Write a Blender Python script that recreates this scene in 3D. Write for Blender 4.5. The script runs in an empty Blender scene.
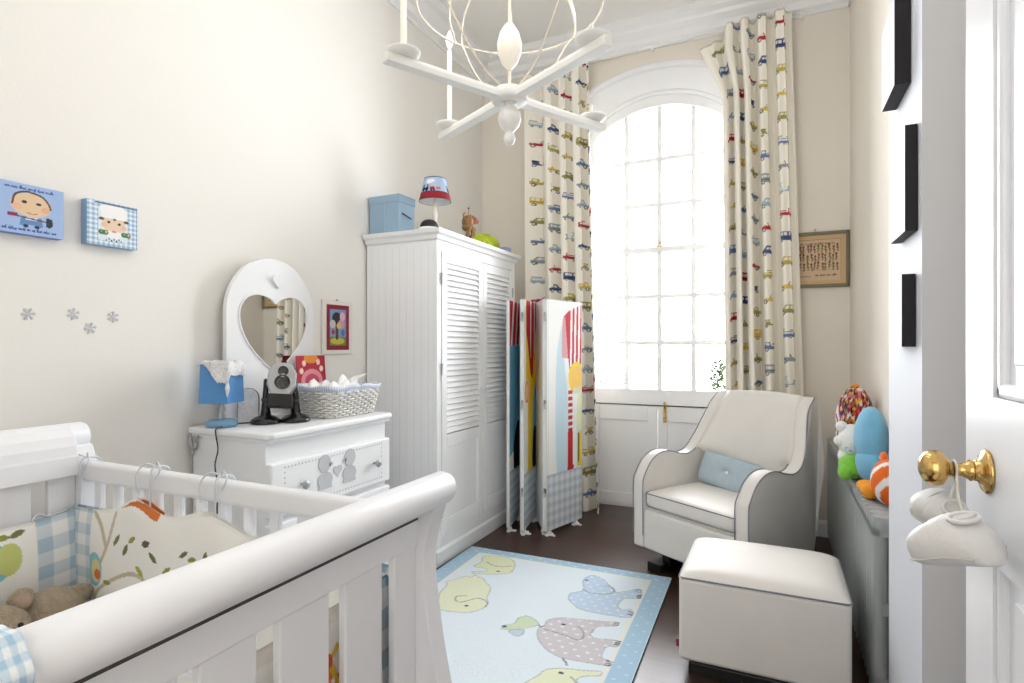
import bpy, math, random
import numpy as np
from mathutils import Matrix, Vector
random.seed(7); RNG = np.random.RandomState(5)
PI = math.pi
SC = bpy.context.scene; COL = SC.collection
R = math.radians

def lin(c):
    return tuple(((x/255)/12.92 if x/255 <= .04045 else ((x/255+.055)/1.055)**2.4) for x in c)

# ------------------------------------------------------------------ materials
def mat(name, rgb, rough=.5, metal=0.0, spec=.5, bump=0.0, bscale=60, noise=0.0, nscale=8, sheen=0.0, coat=0.0):
    m = bpy.data.materials.new(name); m.use_nodes = True
    nt = m.node_tree; b = nt.nodes['Principled BSDF']
    c = lin(rgb)
    b.inputs['Base Color'].default_value = (*c, 1); b.inputs['Roughness'].default_value = rough
    b.inputs['Metallic'].default_value = metal; b.inputs['Specular IOR Level'].default_value = spec
    b.inputs['Sheen Weight'].default_value = sheen; b.inputs['Coat Weight'].default_value = coat
    if noise or bump:
        tc = nt.nodes.new('ShaderNodeTexCoord')
    if noise:
        n = nt.nodes.new('ShaderNodeTexNoise'); n.inputs['Scale'].default_value = nscale; n.inputs['Detail'].default_value = 5
        nt.links.new(tc.outputs['Object'], n.inputs['Vector'])
        r = nt.nodes.new('ShaderNodeValToRGB')
        r.color_ramp.elements[0].position = .3; r.color_ramp.elements[1].position = .7
        r.color_ramp.elements[0].color = (*[x*(1-noise) for x in c], 1); r.color_ramp.elements[1].color = (*[min(1, x*(1+noise*.5)) for x in c], 1)
        nt.links.new(n.outputs['Fac'], r.inputs['Fac']); nt.links.new(r.outputs['Color'], b.inputs['Base Color'])
    if bump:
        n2 = nt.nodes.new('ShaderNodeTexNoise'); n2.inputs['Scale'].default_value = bscale; n2.inputs['Detail'].default_value = 3
        nt.links.new(tc.outputs['Object'], n2.inputs['Vector'])
        bp = nt.nodes.new('ShaderNodeBump'); bp.inputs['Strength'].default_value = bump; bp.inputs['Distance'].default_value = .01
        nt.links.new(n2.outputs['Fac'], bp.inputs['Height']); nt.links.new(bp.outputs['Normal'], b.inputs['Normal'])
    return m

def mat_print(name, rough=.85, spec=.25, bump=0.15, bscale=350):
    m = mat(name, (255, 255, 255), rough, 0, spec, bump, bscale)
    nt = m.node_tree; a = nt.nodes.new('ShaderNodeAttribute'); a.attribute_name = 'Col'
    nt.links.new(a.outputs['Color'], nt.nodes['Principled BSDF'].inputs['Base Color'])
    return m

M = {}
M['wall'] = mat('wall_paint', (233, 226, 215), .9, 0, .2, .05, 90)
M['wallwhite'] = mat('white_wall_paint', (236, 233, 228), .9, 0, .2, .05, 90)
M['ceil'] = mat('ceiling_paint', (246, 244, 241), .9, 0, .2)
M['trim'] = mat('white_gloss_trim', (240, 240, 241), .4, 0, .4)
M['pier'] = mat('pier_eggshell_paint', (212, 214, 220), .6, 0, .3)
M['white'] = mat('white_furniture_paint', (237, 238, 240), .38, 0, .45, .02, 40)
M['cot'] = mat('white_cot_lacquer', (236, 237, 241), .3, 0, .5)
M['door'] = mat('white_door_gloss', (238, 239, 243), .28, 0, .5)
M['groove'] = mat('dark_groove', (70, 66, 62), .7)
M['gap'] = mat('shadow_gap_line', (120, 112, 106), .8)
M['brass'] = mat('polished_brass', (208, 172, 108), .2, 1.0)
M['steel'] = mat('brushed_steel', (190, 190, 192), .3, 1.0)
M['pewter'] = mat('pewter_knob', (172, 174, 177), .35, .35)
M['applique'] = mat('silver_grey_applique', (196, 198, 202), .5, .1)
M['vgroove'] = mat('pale_board_groove', (216, 215, 213), .7)
M['black'] = mat('black_plastic', (22, 22, 24), .25, 0, .5)
M['blackmat'] = mat('black_matte', (26, 25, 27), .6)
M['silver'] = mat('silver_plastic', (176, 178, 180), .35, .4)
M['lens'] = mat('camera_lens', (20, 21, 24), .08, 0, .6, coat=.5)
M['cream'] = mat('cream_faux_leather', (226, 222, 217), .55, 0, .35, .08, 220, .03, 6)
M['creamshade'] = mat('shaded_cream_upholstery', (206, 204, 202), .75, 0, .25, .15, 260, .05, 9)
M['piping'] = mat('slate_piping', (128, 131, 142), .7)
M['bluecush'] = mat('pale_blue_linen', (176, 193, 203), .9, 0, .2, .25, 320, .05, 30)
M['baseblack'] = mat('black_stained_wood', (24, 21, 20), .35)
M['radiator'] = mat('grey_radiator_enamel', (160, 165, 165), .38, 0, .45)
M['radslot'] = mat('radiator_inner', (104, 110, 113), .55)
M['wicker'] = mat('white_wicker', (232, 230, 226), .7, 0, .3, .2, 200)
M['papers'] = mat('white_paper', (240, 240, 240), .8)
M['bluebox'] = mat('blue_fabric_box', (150, 175, 196), .85, 0, .2, .2, 300, .04, 14)
M['bluelamp'] = mat('blue_lampshade', (92, 148, 206), .7, 0, .3)
M['bluelampbase'] = mat('blue_glazed_base', (112, 156, 190), .25, 0, .5)
M['foil'] = mat('silver_lace_foil', (240, 240, 242), .32, .2, .5, 1.0, 130, .14, 70)
M['woodwhite'] = mat('ivory_turned_wood', (236, 231, 220), .45)
M['plushblue'] = mat('blue_plush', (118, 180, 214), .95, 0, .1, .4, 240, .06, 20, sheen=.3)
M['plushwhite'] = mat('white_plush', (236, 236, 234), .95, 0, .1, .5, 200, .05, 20, sheen=.3)
M['plushgreen'] = mat('lime_plush', (128, 200, 62), .95, 0, .1, .5, 240, .12, 20, sheen=.3)
M['plushorange'] = mat('orange_plush', (222, 112, 46), .95, 0, .1, .4, 240, .08, 20, sheen=.3)
M['amber'] = mat('amber_plush', (226, 150, 50), .9, 0, .1, .4, 240, .1, 20)
M['tan'] = mat('tan_plush', (176, 160, 138), .97, 0, .1, .8, 190, .2, 60, sheen=.3)
M['pinkear'] = mat('pinkish_plush_ear', (186, 164, 150), .97, 0, .1, .5, 190, .1, 40)
M['lime'] = mat('lime_green_bag', (186, 204, 40), .55, 0, .4, .5, 24, .25, 16)
M['paleblue'] = mat('pale_blue_card', (150, 166, 204), .7)
M['bronze'] = mat('painted_figurine', (150, 112, 66), .4, .35, .5, .6, 60, .4, 45)
M['bronzered'] = mat('painted_figurine_red', (158, 84, 58), .45, .2, .5, .4, 60, .3, 45)
M['leather'] = mat('white_shoe_leather', (218, 216, 214), .5, 0, .35, .1, 180, .03, 30)
M['shoedark'] = mat('grey_shoe_lining', (200, 198, 195), .8)
M['ribbon'] = mat('ivory_ribbon', (222, 216, 206), .6)
M['ringhook'] = mat('white_curtain_rail', (236, 234, 230), .4)
M['chand'] = mat('white_chandelier_wood', (236, 235, 232), .5, 0, .35)
M['chandtop'] = mat('ivory_candle_tube', (240, 234, 222), .5)
M['wire'] = mat('ivory_wire', (224, 212, 196), .5, .1)
M['cable'] = mat('black_cable', (40, 40, 44), .5)
M['snow'] = mat('grey_snowflake_sticker', (200, 201, 206), .6)
M['mattress'] = mat('white_cot_sheet', (235, 235, 236), .9, 0, .2, .2, 60)
M['frameolive'] = mat('olive_wood_frame', (116, 110, 82), .45)
M['framewhite'] = mat('white_mount_edge', (228, 222, 216), .5)
M['silverframe'] = mat('embossed_silver_frame', (238, 238, 240), .3, .1, .5, .8, 130, .12, 60)
M['redcard'] = mat('red_card', (176, 34, 54), .6)
M['print'] = mat_print('printed_fabric')
M['cprint'] = mat_print('printed_canvas', .6, .35, .05)
M['rugprint'] = mat_print('printed_rug_pile', .98, .1, .5, 420)
M['screenprint'] = mat_print('printed_screen_canvas', .75, .3, .1)
M['plushprint'] = mat_print('printed_plush', .95, .1, .4, 240)
M['leaf'] = mat('garden_leaf', (46, 62, 26), .6)
M['leaf2'] = mat('garden_leaf_pale', (54, 70, 36), .6)
M['stone'] = mat('balcony_stone', (214, 210, 202), .8, 0, .2, .2, 30, .08, 3)
M['tyre'] = mat('tag_red', (120, 30, 40), .6)

def mat_mirror():
    m = mat('mirror_glass', (238, 240, 240), .02, 1.0); return m
M['mirror'] = mat_mirror()

def mat_glass():
    m = bpy.data.materials.new('window_glass'); m.use_nodes = True
    nt = m.node_tree; nt.nodes.clear()
    o = nt.nodes.new('ShaderNodeOutputMaterial'); mx = nt.nodes.new('ShaderNodeMixShader')
    t = nt.nodes.new('ShaderNodeBsdfTransparent'); g = nt.nodes.new('ShaderNodeBsdfGlossy'); g.inputs['Roughness'].default_value = .02
    f = nt.nodes.new('ShaderNodeFresnel'); f.inputs['IOR'].default_value = 1.35
    nt.links.new(f.outputs[0], mx.inputs[0]); nt.links.new(t.outputs[0], mx.inputs[1]); nt.links.new(g.outputs[0], mx.inputs[2])
    nt.links.new(mx.outputs[0], o.inputs[0]); return m
M['glass'] = mat_glass()

def mat_glassrod():
    m = mat('clear_glass_stem', (235, 240, 242), .05); b = m.node_tree.nodes['Principled BSDF']
    b.inputs['Transmission Weight'].default_value = .8; return m
M['glassrod'] = mat_glassrod()

def mat_floor():
    m = mat('dark_walnut_boards', (52, 34, 26), .32, 0, .5)
    nt = m.node_tree; b = nt.nodes['Principled BSDF']
    tc = nt.nodes.new('ShaderNodeTexCoord'); mp = nt.nodes.new('ShaderNodeMapping')
    br = nt.nodes.new('ShaderNodeTexBrick'); br.inputs['Scale'].default_value = 1.0
    br.inputs['Brick Width'].default_value = 1.7; br.inputs['Row Height'].default_value = .16
    br.inputs['Mortar Size'].default_value = .0016; br.inputs['Mortar Smooth'].default_value = .3; br.offset = .37
    br.inputs['Color1'].default_value = (*lin((72, 42, 29)), 1); br.inputs['Color2'].default_value = (*lin((50, 29, 21)), 1)
    br.inputs['Mortar'].default_value = (*lin((16, 11, 9)), 1)
    nt.links.new(tc.outputs['Object'], mp.inputs['Vector']); nt.links.new(mp.outputs['Vector'], br.inputs['Vector'])
    mp2 = nt.nodes.new('ShaderNodeMapping'); mp2.inputs['Scale'].default_value = (1.2, 22, 1)
    nt.links.new(tc.outputs['Object'], mp2.inputs['Vector'])
    n = nt.nodes.new('ShaderNodeTexNoise'); n.inputs['Scale'].default_value = 2.5; n.inputs['Detail'].default_value = 8; n.inputs['Distortion'].default_value = .6
    nt.links.new(mp2.outputs['Vector'], n.inputs['Vector'])
    mx = nt.nodes.new('ShaderNodeMix'); mx.data_type = 'RGBA'; mx.blend_type = 'OVERLAY'; mx.inputs['Factor'].default_value = .55
    nt.links.new(br.outputs['Color'], mx.inputs['A']); nt.links.new(n.outputs['Color'], mx.inputs['B'])
    sat = nt.nodes.new('ShaderNodeHueSaturation'); sat.inputs['Saturation'].default_value = .85
    nt.links.new(mx.outputs['Result'], sat.inputs['Color']); nt.links.new(sat.outputs['Color'], b.inputs['Base Color'])
    bp = nt.nodes.new('ShaderNodeBump'); bp.inputs['Strength'].default_value = .12; bp.inputs['Distance'].default_value = .004
    nt.links.new(br.outputs['Fac'], bp.inputs['Height']); bp.invert = True
    nt.links.new(bp.outputs['Normal'], b.inputs['Normal'])
    return m
M['floor'] = mat_floor()

# ------------------------------------------------------------------ mesh building
class MB:
    def __init__(self):
        self.v = []; self.f = []; self.m = []; self.c = []; self.sm = []
    def add(self, vs, fs, k=0, col=None, T=None, smooth=None):
        o = len(self.v)
        if T is not None: vs = [tuple(T @ Vector(p)) for p in vs]
        self.v.extend([tuple(p) for p in vs])
        self.f.extend([tuple(i+o for i in f) for f in fs]); self.m.extend([k]*len(fs)); self.sm.extend([smooth]*len(fs))
        if col is None: col = (1, 1, 1)
        if len(col) == 3 and not hasattr(col[0], '__len__'): self.c.extend([tuple(col)]*len(vs))
        else: self.c.extend([tuple(x) for x in col])
        return self
    def box(self, x0, x1, y0, y1, z0, z1, k=0, col=None, T=None, smooth=None):
        vs = [(x, y, z) for x in (x0, x1) for y in (y0, y1) for z in (z0, z1)]
        fs = [(0, 1, 3, 2), (4, 6, 7, 5), (0, 4, 5, 1), (2, 3, 7, 6), (0, 2, 6, 4), (1, 5, 7, 3)]
        return self.add(vs, fs, k, col, T, smooth)
    def prism(self, poly, f, t0, t1, k=0, col=None, T=None):
        """poly: 2D outline; f(a,b,t) -> xyz; extruded from t0 to t1"""
        n = len(poly)
        vs = [f(a, b, t0) for a, b in poly]+[f(a, b, t1) for a, b in poly]
        fs = [tuple(range(n))[::-1], tuple(range(n, 2*n))]+[(i, (i+1) % n, (i+1) % n+n, i+n) for i in range(n)]
        return self.add(vs, fs, k, col, T)
    def tube(self, pts, r, n=8, closed=False, k=0, col=None, T=None):
        P = [Vector(p) for p in pts]; m = len(P)
        rr = r if hasattr(r, '__len__') else [r]*m
        vs = []; fs = []
        ref = None
        for i in range(m):
            a = P[i-1] if (i > 0 or closed) else P[i]; b = P[(i+1) % m] if (i < m-1 or closed) else P[i]
            t = (b-a).normalized() if (b-a).length > 1e-9 else Vector((0, 0, 1))
            if ref is None:
                ref = Vector((0, 0, 1)) if abs(t.z) < .9 else Vector((1, 0, 0))
            u = t.cross(ref)
            if u.length < 1e-6: u = t.cross(Vector((0, 1, 0)))
            u.normalize(); w = u.cross(t).normalized(); ref = w
            for j in range(n):
                th = 2*PI*j/n
                vs.append(tuple(P[i]+u*(math.cos(th)*rr[i])+w*(math.sin(th)*rr[i])))
        L = m if closed else m-1
        for i in range(L):
            i2 = (i+1) % m
            for j in range(n):
                j2 = (j+1) % n
                fs.append((i*n+j, i*n+j2, i2*n+j2, i2*n+j))
        if not closed:
            fs.append(tuple(range(n))); fs.append(tuple(range((m-1)*n, m*n))[::-1])
        return self.add(vs, fs, k, col, T, True)
    def lathe(self, prof, o=(0, 0, 0), n=24, k=0, col=None, T=None, sx=1, sy=1):
        vs = []; fs = []
        for r, z in prof:
            for j in range(n):
                th = 2*PI*j/n
                vs.append((o[0]+math.cos(th)*r*sx, o[1]+math.sin(th)*r*sy, o[2]+z))
        for i in range(len(prof)-1):
            for j in range(n):
                j2 = (j+1) % n
                fs.append((i*n+j, i*n+j2, (i+1)*n+j2, (i+1)*n+j))
        if prof[0][0] > 1e-6: fs.append(tuple(range(n))[::-1])
        if prof[-1][0] > 1e-6: fs.append(tuple(range((len(prof)-1)*n, len(prof)*n)))
        return self.add(vs, fs, k, col, T, True)
    def ball(self, c, r, n=20, k=0, e=2.0, T=None, colf=None, e2=None):
        """superellipsoid: e=2 sphere, higher = boxier"""
        rx, ry, rz = r if hasattr(r, '__len__') else (r, r, r)
        e2 = e2 or e
        def s(w, p): return math.copysign(abs(w)**(2.0/p), w)
        m = n//2+ (n//4 if e > 3 else 0)
        vs = []; fs = []
        for i in range(m+1):
            ph = -PI/2+PI*i/m
            for j in range(n):
                th = 2*PI*j/n
                vs.append((c[0]+rx*s(math.cos(ph), e2)*s(math.cos(th), e), c[1]+ry*s(math.cos(ph), e2)*s(math.sin(th), e), c[2]+rz*s(math.sin(ph), e2)))
        for i in range(m):
            for j in range(n):
                j2 = (j+1) % n
                fs.append((i*n+j, i*n+j2, (i+1)*n+j2, (i+1)*n+j))
        return self.add(vs, fs, k, [colf(p) for p in vs] if colf else None, T, True)
    def grid(self, X, Y, Z, C=None, k=0, flip=False, T=None):
        ny, nx = X.shape
        vs = np.stack([X, Y, Z], -1).reshape(-1, 3).tolist()
        idx = np.arange(ny*nx).reshape(ny, nx)
        q = np.stack([idx[:-1, :-1], idx[:-1, 1:], idx[1:, 1:], idx[1:, :-1]], -1).reshape(-1, 4)
        if flip: q = q[:, ::-1]
        return self.add(vs, q.tolist(), k, C.reshape(-1, 3).tolist() if C is not None else None, T, True)
    def build(self, name, mats, parent=None, smooth=False, bevel=0, seg=2, sub=0, off=None, T=None):
        me = bpy.data.meshes.new(name)
        v = np.array(self.v, dtype=float)
        if T is not None:
            A = np.array(T); v = v @ A[:3, :3].T+A[:3, 3]
        if off is not None: v = v-np.array(off)
        me.from_pydata(v.tolist(), [], self.f)
        mats = mats if isinstance(mats, (list, tuple)) else [mats]
        for mm in mats: me.materials.append(M[mm] if isinstance(mm, str) else mm)
        me.polygons.foreach_set('material_index', self.m)
        me.polygons.foreach_set('use_smooth', [smooth if s is None else s for s in self.sm])
        if any((mm if isinstance(mm, str) else '').endswith('print') for mm in mats):
            at = me.color_attributes.new('Col', 'FLOAT_COLOR', 'POINT')
            c = np.ones((len(self.v), 4), dtype=np.float32); c[:, :3] = np.array(self.c, dtype=np.float32)
            at.data.foreach_set('color', c.ravel())
        me.update()
        o = bpy.data.objects.new(name, me); COL.objects.link(o)
        if parent is not None: o.parent = parent
        if bevel:
            b = o.modifiers.new('bevel', 'BEVEL'); b.width = bevel; b.segments = seg; b.limit_method = 'ANGLE'; b.angle_limit = R(40)
            b.harden_normals = False
        if sub:
            s = o.modifiers.new('sub', 'SUBSURF'); s.levels = sub; s.render_levels = sub
        return o

def tag(o, label, cat, group=None):
    o['label'] = label; o['category'] = cat
    if group: o['group'] = group
    return o
def struct(o): o['kind'] = 'structure'; return o
class Thing:
    """an Empty at the thing's base; parts are given in world coordinates unless local"""
    def __init__(self, name, label, cat, loc, rotz=0, group=None, kind=None):
        o = bpy.data.objects.new(name, None); COL.objects.link(o); o.empty_display_size = .1
        o.location = loc; o.rotation_euler = (0, 0, rotz); self.o = o; self.loc = loc
        if label: tag(o, label, cat, group)
        if kind: o['kind'] = kind
        self.world = rotz == 0
    def part(self, name, mb, mats, parent=None, local=False, **kw):
        if not local: kw['off'] = self.loc
        return mb.build(name, mats, parent or self.o, **kw)
    def kids(self):
        return self.o
def dup_tree(root, loc, rotz=None, label=None):
    r = root.copy(); COL.objects.link(r); r.location = loc
    if rotz is not None: r.rotation_euler = (0, 0, rotz)
    if label: r['label'] = label
    for ch in list(root.children):
        c = ch.copy(); COL.objects.link(c); c.parent = r
        for g in list(ch.children):
            d = g.copy(); COL.objects.link(d); d.parent = c
    return r

def smooth_path(pts, n=8, closed=False):
    """Catmull-Rom through the points (any dimension)"""
    P = [np.array(p, float) for p in pts]; m = len(P); out = []
    L = m if closed else m-1
    for i in range(L):
        p0 = P[i-1] if (i > 0 or closed) else P[0]; p1 = P[i]; p2 = P[(i+1) % m]; p3 = P[(i+2) % m] if (i+2 < m or closed) else P[m-1]
        for j in range(n):
            t = j/n
            out.append(tuple(.5*((2*p1)+(-p0+p2)*t+(2*p0-5*p1+4*p2-p3)*t*t+(-p0+3*p1-3*p2+p3)*t**3)))
    if not closed: out.append(tuple(P[-1]))
    return out

# ------------------------------------------------------------------ printed patterns (colour per vertex)
class Art:
    def __init__(s, w, h, res, bg, x0=0.0, y0=0.0):
        s.nx = int(round(w/res))+1; s.ny = int(round(h/res))+1
        s.x = np.linspace(x0, x0+w, s.nx); s.y = np.linspace(y0, y0+h, s.ny)
        s.X, s.Y = np.meshgrid(s.x, s.y)
        s.A = np.empty((s.ny, s.nx, 3)); s.A[:] = lin(bg); s.t()
    def t(s, ox=0, oy=0, sc=1, rot=0, flip=1):
        s.T = (ox, oy, sc, math.cos(rot), math.sin(rot), flip); return s
    def _p(s, pts):
        ox, oy, sc, c, n, f = s.T
        return [(ox+sc*(c*x*f-n*y), oy+sc*(n*x*f+c*y)) for x, y in pts]
    def _box(s, xs0, xs1, ys0, ys1):
        i0 = max(0, np.searchsorted(s.x, xs0)-1); i1 = min(s.nx, np.searchsorted(s.x, xs1)+1)
        j0 = max(0, np.searchsorted(s.y, ys0)-1); j1 = min(s.ny, np.searchsorted(s.y, ys1)+1)
        return slice(j0, j1), slice(i0, i1)
    def _set(s, sl, mask, c, a):
        c = np.array(lin(c)); B = s.A[sl]; B[mask] = B[mask]*(1-a)+c*a
    def poly(s, pts, c, a=1.0, raw=False):
        P = np.array(pts if raw else s._p(pts)); sl = s._box(P[:, 0].min(), P[:, 0].max(), P[:, 1].min(), P[:, 1].max())
        X = s.X[sl]; Y = s.Y[sl]
        if X.size == 0: return s
        ins = np.zeros(X.shape, bool); n = len(P)
        for i in range(n):
            x1, y1 = P[i]; x2, y2 = P[(i+1) % n]
            if y1 == y2: continue
            cr = ((y1 > Y) != (y2 > Y)) & (X < (x2-x1)*(Y-y1)/(y2-y1)+x1)
            ins ^= cr
        s._set(sl, ins, c, a); return s
    def ell(s, cx, cy, rx, ry, c, rot=0, a=1.0):
        return s.poly([(cx+rx*math.cos(t)*math.cos(rot)-ry*math.sin(t)*math.sin(rot), cy+rx*math.cos(t)*math.sin(rot)+ry*math.sin(t)*math.cos(rot)) for t in np.linspace(0, 2*PI, 20, endpoint=False)], c, a)
    def rect(s, x0, x1, y0, y1, c, a=1.0): return s.poly([(x0, y0), (x1, y0), (x1, y1), (x0, y1)], c, a)
    def line(s, pts, w, c, a=1.0):
        P = np.array(s._p(pts)); w = w*s.T[2]/2
        sl = s._box(P[:, 0].min()-w, P[:, 0].max()+w, P[:, 1].min()-w, P[:, 1].max()+w)
        X = s.X[sl]; Y = s.Y[sl]
        if X.size == 0: return s
        msk = np.zeros(X.shape, bool)
        for i in range(len(P)-1):
            d = P[i+1]-P[i]; L = max(1e-12, d @ d)
            t = np.clip(((X-P[i][0])*d[0]+(Y-P[i][1])*d[1])/L, 0, 1)
            msk |= (X-P[i][0]-t*d[0])**2+(Y-P[i][1]-t*d[1])**2 <= w*w
        s._set(sl, msk, c, a); return s
    def curve(s, pts, w, c, a=1.0): return s.line(smooth_path(pts, 6), w, c, a)
    def gingham(s, x0, x1, y0, y1, pitch, base, tint):
        m = (s.X >= x0) & (s.X <= x1) & (s.Y >= y0) & (s.Y <= y1)
        a = (((s.X/pitch) % 1) < .5).astype(float)+(((s.Y/pitch) % 1) < .5).astype(float)
        b = np.array(lin(base)); t = np.array(lin(tint))
        for k, v in ((0, 0), (1, .5), (2, 1)):
            s.A[m & (a == k)] = b*(1-v)+t*v
        return s

def vehicle(A, kind, ox, oy, sc, col, flip=1):
    A.t(ox, oy, sc, 0, flip); dk = tuple(int(x*.55) for x in col); W = (236, 232, 220)
    def wheels(xs, r=.1):
        for x in xs: A.ell(x, .08, r, r, (104, 104, 110)); A.ell(x, .08, r*.45, r*.45, W)
    if kind == 0:      # little saloon car
        A.poly([(-.5, .1), (-.5, .27), (-.3, .32), (-.17, .52), (.17, .52), (.3, .32), (.5, .25), (.5, .1)], col)
        A.poly([(-.2, .32), (-.12, .46), (-.02, .46), (-.02, .32)], W); A.poly([(.03, .32), (.03, .46), (.12, .46), (.2, .32)], W)
        wheels((-.28, .28), .12)
    elif kind == 1:    # bus
        A.poly([(-.5, .1), (-.5, .5), (-.44, .58), (.44, .58), (.5, .48), (.5, .1)], col)
        for x in (-.4, -.2, 0, .2): A.rect(x, x+.14, .34, .5, W)
        A.line([(-.5, .26), (.5, .26)], .03, dk); wheels((-.28, .28), .11)
    elif kind == 2:    # pick-up lorry
        A.poly([(-.5, .12), (-.5, .3), (.05, .3), (.1, .52), (.32, .52), (.38, .32), (.5, .28), (.5, .12)], col)
        A.poly([(.13, .34), (.16, .47), (.28, .47), (.32, .34)], W); A.line([(-.5, .38), (.0, .38)], .035, dk); wheels((-.3, .28), .12)
    elif kind == 3:    # scooter
        A.poly([(-.3, .12), (-.34, .34), (-.1, .34), (.0, .18), (.18, .18), (.14, .12)], col); A.line([(.16, .14), (.26, .56), (.16, .6)], .05, col)
        A.line([(-.34, .38), (-.08, .38)], .05, dk); wheels((-.26, .24), .1)
    elif kind == 4:    # roadster
        A.poly([(-.5, .1), (-.48, .26), (-.2, .32), (.1, .3), (.5, .22), (.5, .1)], col); A.line([(.02, .3), (-.06, .46)], .04, dk)
        A.ell(-.2, .36, .08, .06, W); wheels((-.28, .3), .12)
    elif kind == 5:    # long boat-like coach
        A.poly([(-.5, .1), (-.5, .36), (.5, .42), (.46, .1)], col); A.rect(-.44, .4, .26, .34, W); A.line([(-.46, .44), (.46, .5)], .03, dk); wheels((-.3, 0, .3), .07)
    A.t()
VCOL = [(182, 48, 58), (104, 128, 168), (186, 170, 84), (164, 184, 200), (158, 150, 84), (70, 84, 128), (150, 160, 164), (222, 194, 92)]
# ================================================================== the room
XL, XR, YB, YF, ZC = -2.33, .457, 4.42, .256, 3.78
WX, WH = -.83, .60                       # window axis and half width

mb = MB(); mb.box(-2.6, 1.3, -1.2, 4.9, -.06, 0)
struct(mb.build('floor', 'floor'))
mb = MB(); mb.box(-2.6, 1.3, .0, 4.9, ZC, ZC+.06)
struct(mb.build('ceiling', 'ceil'))
mb = MB(); mb.box(XL-.15, XL, .0, 4.9, 0, ZC)
struct(mb.build('wall_left', 'wallwhite'))
mb = MB(); mb.box(XR, XR+.15, .0, 4.9, 0, ZC)
struct(mb.build('wall_right', 'wall'))
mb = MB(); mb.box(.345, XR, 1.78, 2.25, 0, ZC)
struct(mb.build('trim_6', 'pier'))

def arch(hw, zs, za, n=28):
    sag = za-zs; Rr = hw*hw/(2*sag)+sag/2
    return [(WX+t*hw, za-Rr+math.sqrt(Rr*Rr-(t*hw)**2)) for t in np.linspace(-1, 1, n+1)]
A0 = arch(.60, 3.265, 3.43); A1 = arch(.56, 3.03, 3.27)
mb = MB()
def quad_strip(mb, a, b, k=0):
    n = len(a); mb.add(list(a)+list(b), [(i, i+1, n+i+1, n+i) for i in range(n-1)], k)
mb.box(XL-.1, WX-.60, YB, YB+.3, 0, ZC); mb.box(WX+.60, XR+.1, YB, YB+.3, 0, ZC)
quad_strip(mb, [(x, YB, z) for x, z in A0], [(x, YB, ZC) for x, z in A0])
quad_strip(mb, [(x, YB+.3, z) for x, z in A1], [(x, YB+.3, ZC) for x, z in A1])
# splayed reveal
path0 = [(WX-.60, YB, 0)]+[(x, YB, z) for x, z in A0]+[(WX+.60, YB, 0)]
path1 = [(WX-.56, YB+.15, 0)]+[(x, YB+.15, z) for x, z in A1]+[(WX+.56, YB+.15, 0)]
path2 = [(x, YB+.3, z) for x, y, z in path1]
quad_strip(mb, path0, path1, 1); quad_strip(mb, path1, path2, 1)
struct(mb.build('wall_back', ['wall', 'trim'], smooth=False))
mb = MB()
bead = [(WX-.615, YB-.006, .02)]+[(WX+(x-WX)*1.025, YB-.006, z+.015) for x, z in A0]+[(WX+.615, YB-.006, .02)]
for (x0, y0, z0), (x1, y1, z1) in zip(bead[:-1], bead[1:]):
    pass
mb.tube(bead, .026, 10)
struct(mb.build('trim_1', 'trim'))

mb = MB()
mb.box(XL-.1, -.76, .10, YF, 0, ZC); mb.box(.36, XR+.1, .10, YF, 0, ZC); mb.box(-.76, .36, .10, YF, 2.12, ZC)
struct(mb.build('wall_front', 'wall'))
mb = MB()
mb.box(-.77, -.75, .09, .26, 0, 2.12); mb.box(.345, .365, .09, .26, 0, 2.12); mb.box(-.77, .365, .09, .26, 2.10, 2.125)
mb.box(-.84, -.76, .25, .262, 0, 2.19); mb.box(.355, .42, .25, .262, 0, 2.19); mb.box(-.84, .42, .25, .262, 2.11, 2.19)
struct(mb.build('trim_2', 'trim', bevel=.004))

# hallway behind the doorway: side walls, end wall and ceiling (the landing the picture is taken from)
mb = MB(); mb.box(-1.5, -1.4, -1.2, .1, 0, 2.6); mb.box(.9, 1.0, -1.2, .1, 0, 2.6); mb.box(-1.5, 1.0, -1.3, -1.2, 0, 2.6); mb.box(-1.5, 1.0, -1.3, .1, 2.6, 2.65)
struct(mb.build('wall_landing', 'wall'))

# cornice, swept round the visible walls
prof = [(0, 0), (.012, 0), (.02, .02), (.045, .035), (.06, .075), (.095, .11), (.105, .13), (.14, .15), (.14, .2), (0, .2)]
mb = MB()
mb.prism(prof, lambda a, b, t: (XL+a, t, 3.58+b), .25, YB)
mb.prism(prof, lambda a, b, t: (t, YB-a, 3.58+b), XL, XR)
mb.prism(prof, lambda a, b, t: (XR-a, t, 3.58+b), 2.25, YB)
mb.prism(prof, lambda a, b, t: (.345-a, t, 3.58+b), 1.78-.14, 2.25)
struct(mb.build('trim_3', 'trim'))
sk = [(0, 0), (.018, 0), (.018, .085), (.012, .1), (.006, .108), (0, .11)]
mb = MB(); mb.prism(sk, lambda a, b, t: (t, YB-a, b), WX+.64, XR); mb.prism(sk, lambda a, b, t: (t, YB-a, b), XL, WX-.64)
struct(mb.build('baseboard_back', 'trim'))
mb = MB(); mb.prism(sk, lambda a, b, t: (XR-a, t, b), 2.25, YB)
struct(mb.build('baseboard_right', 'trim'))
mb = MB(); mb.prism(sk, lambda a, b, t: (XL+a, t, b), .25, YB)
struct(mb.build('baseboard_left', 'trim'))

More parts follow.
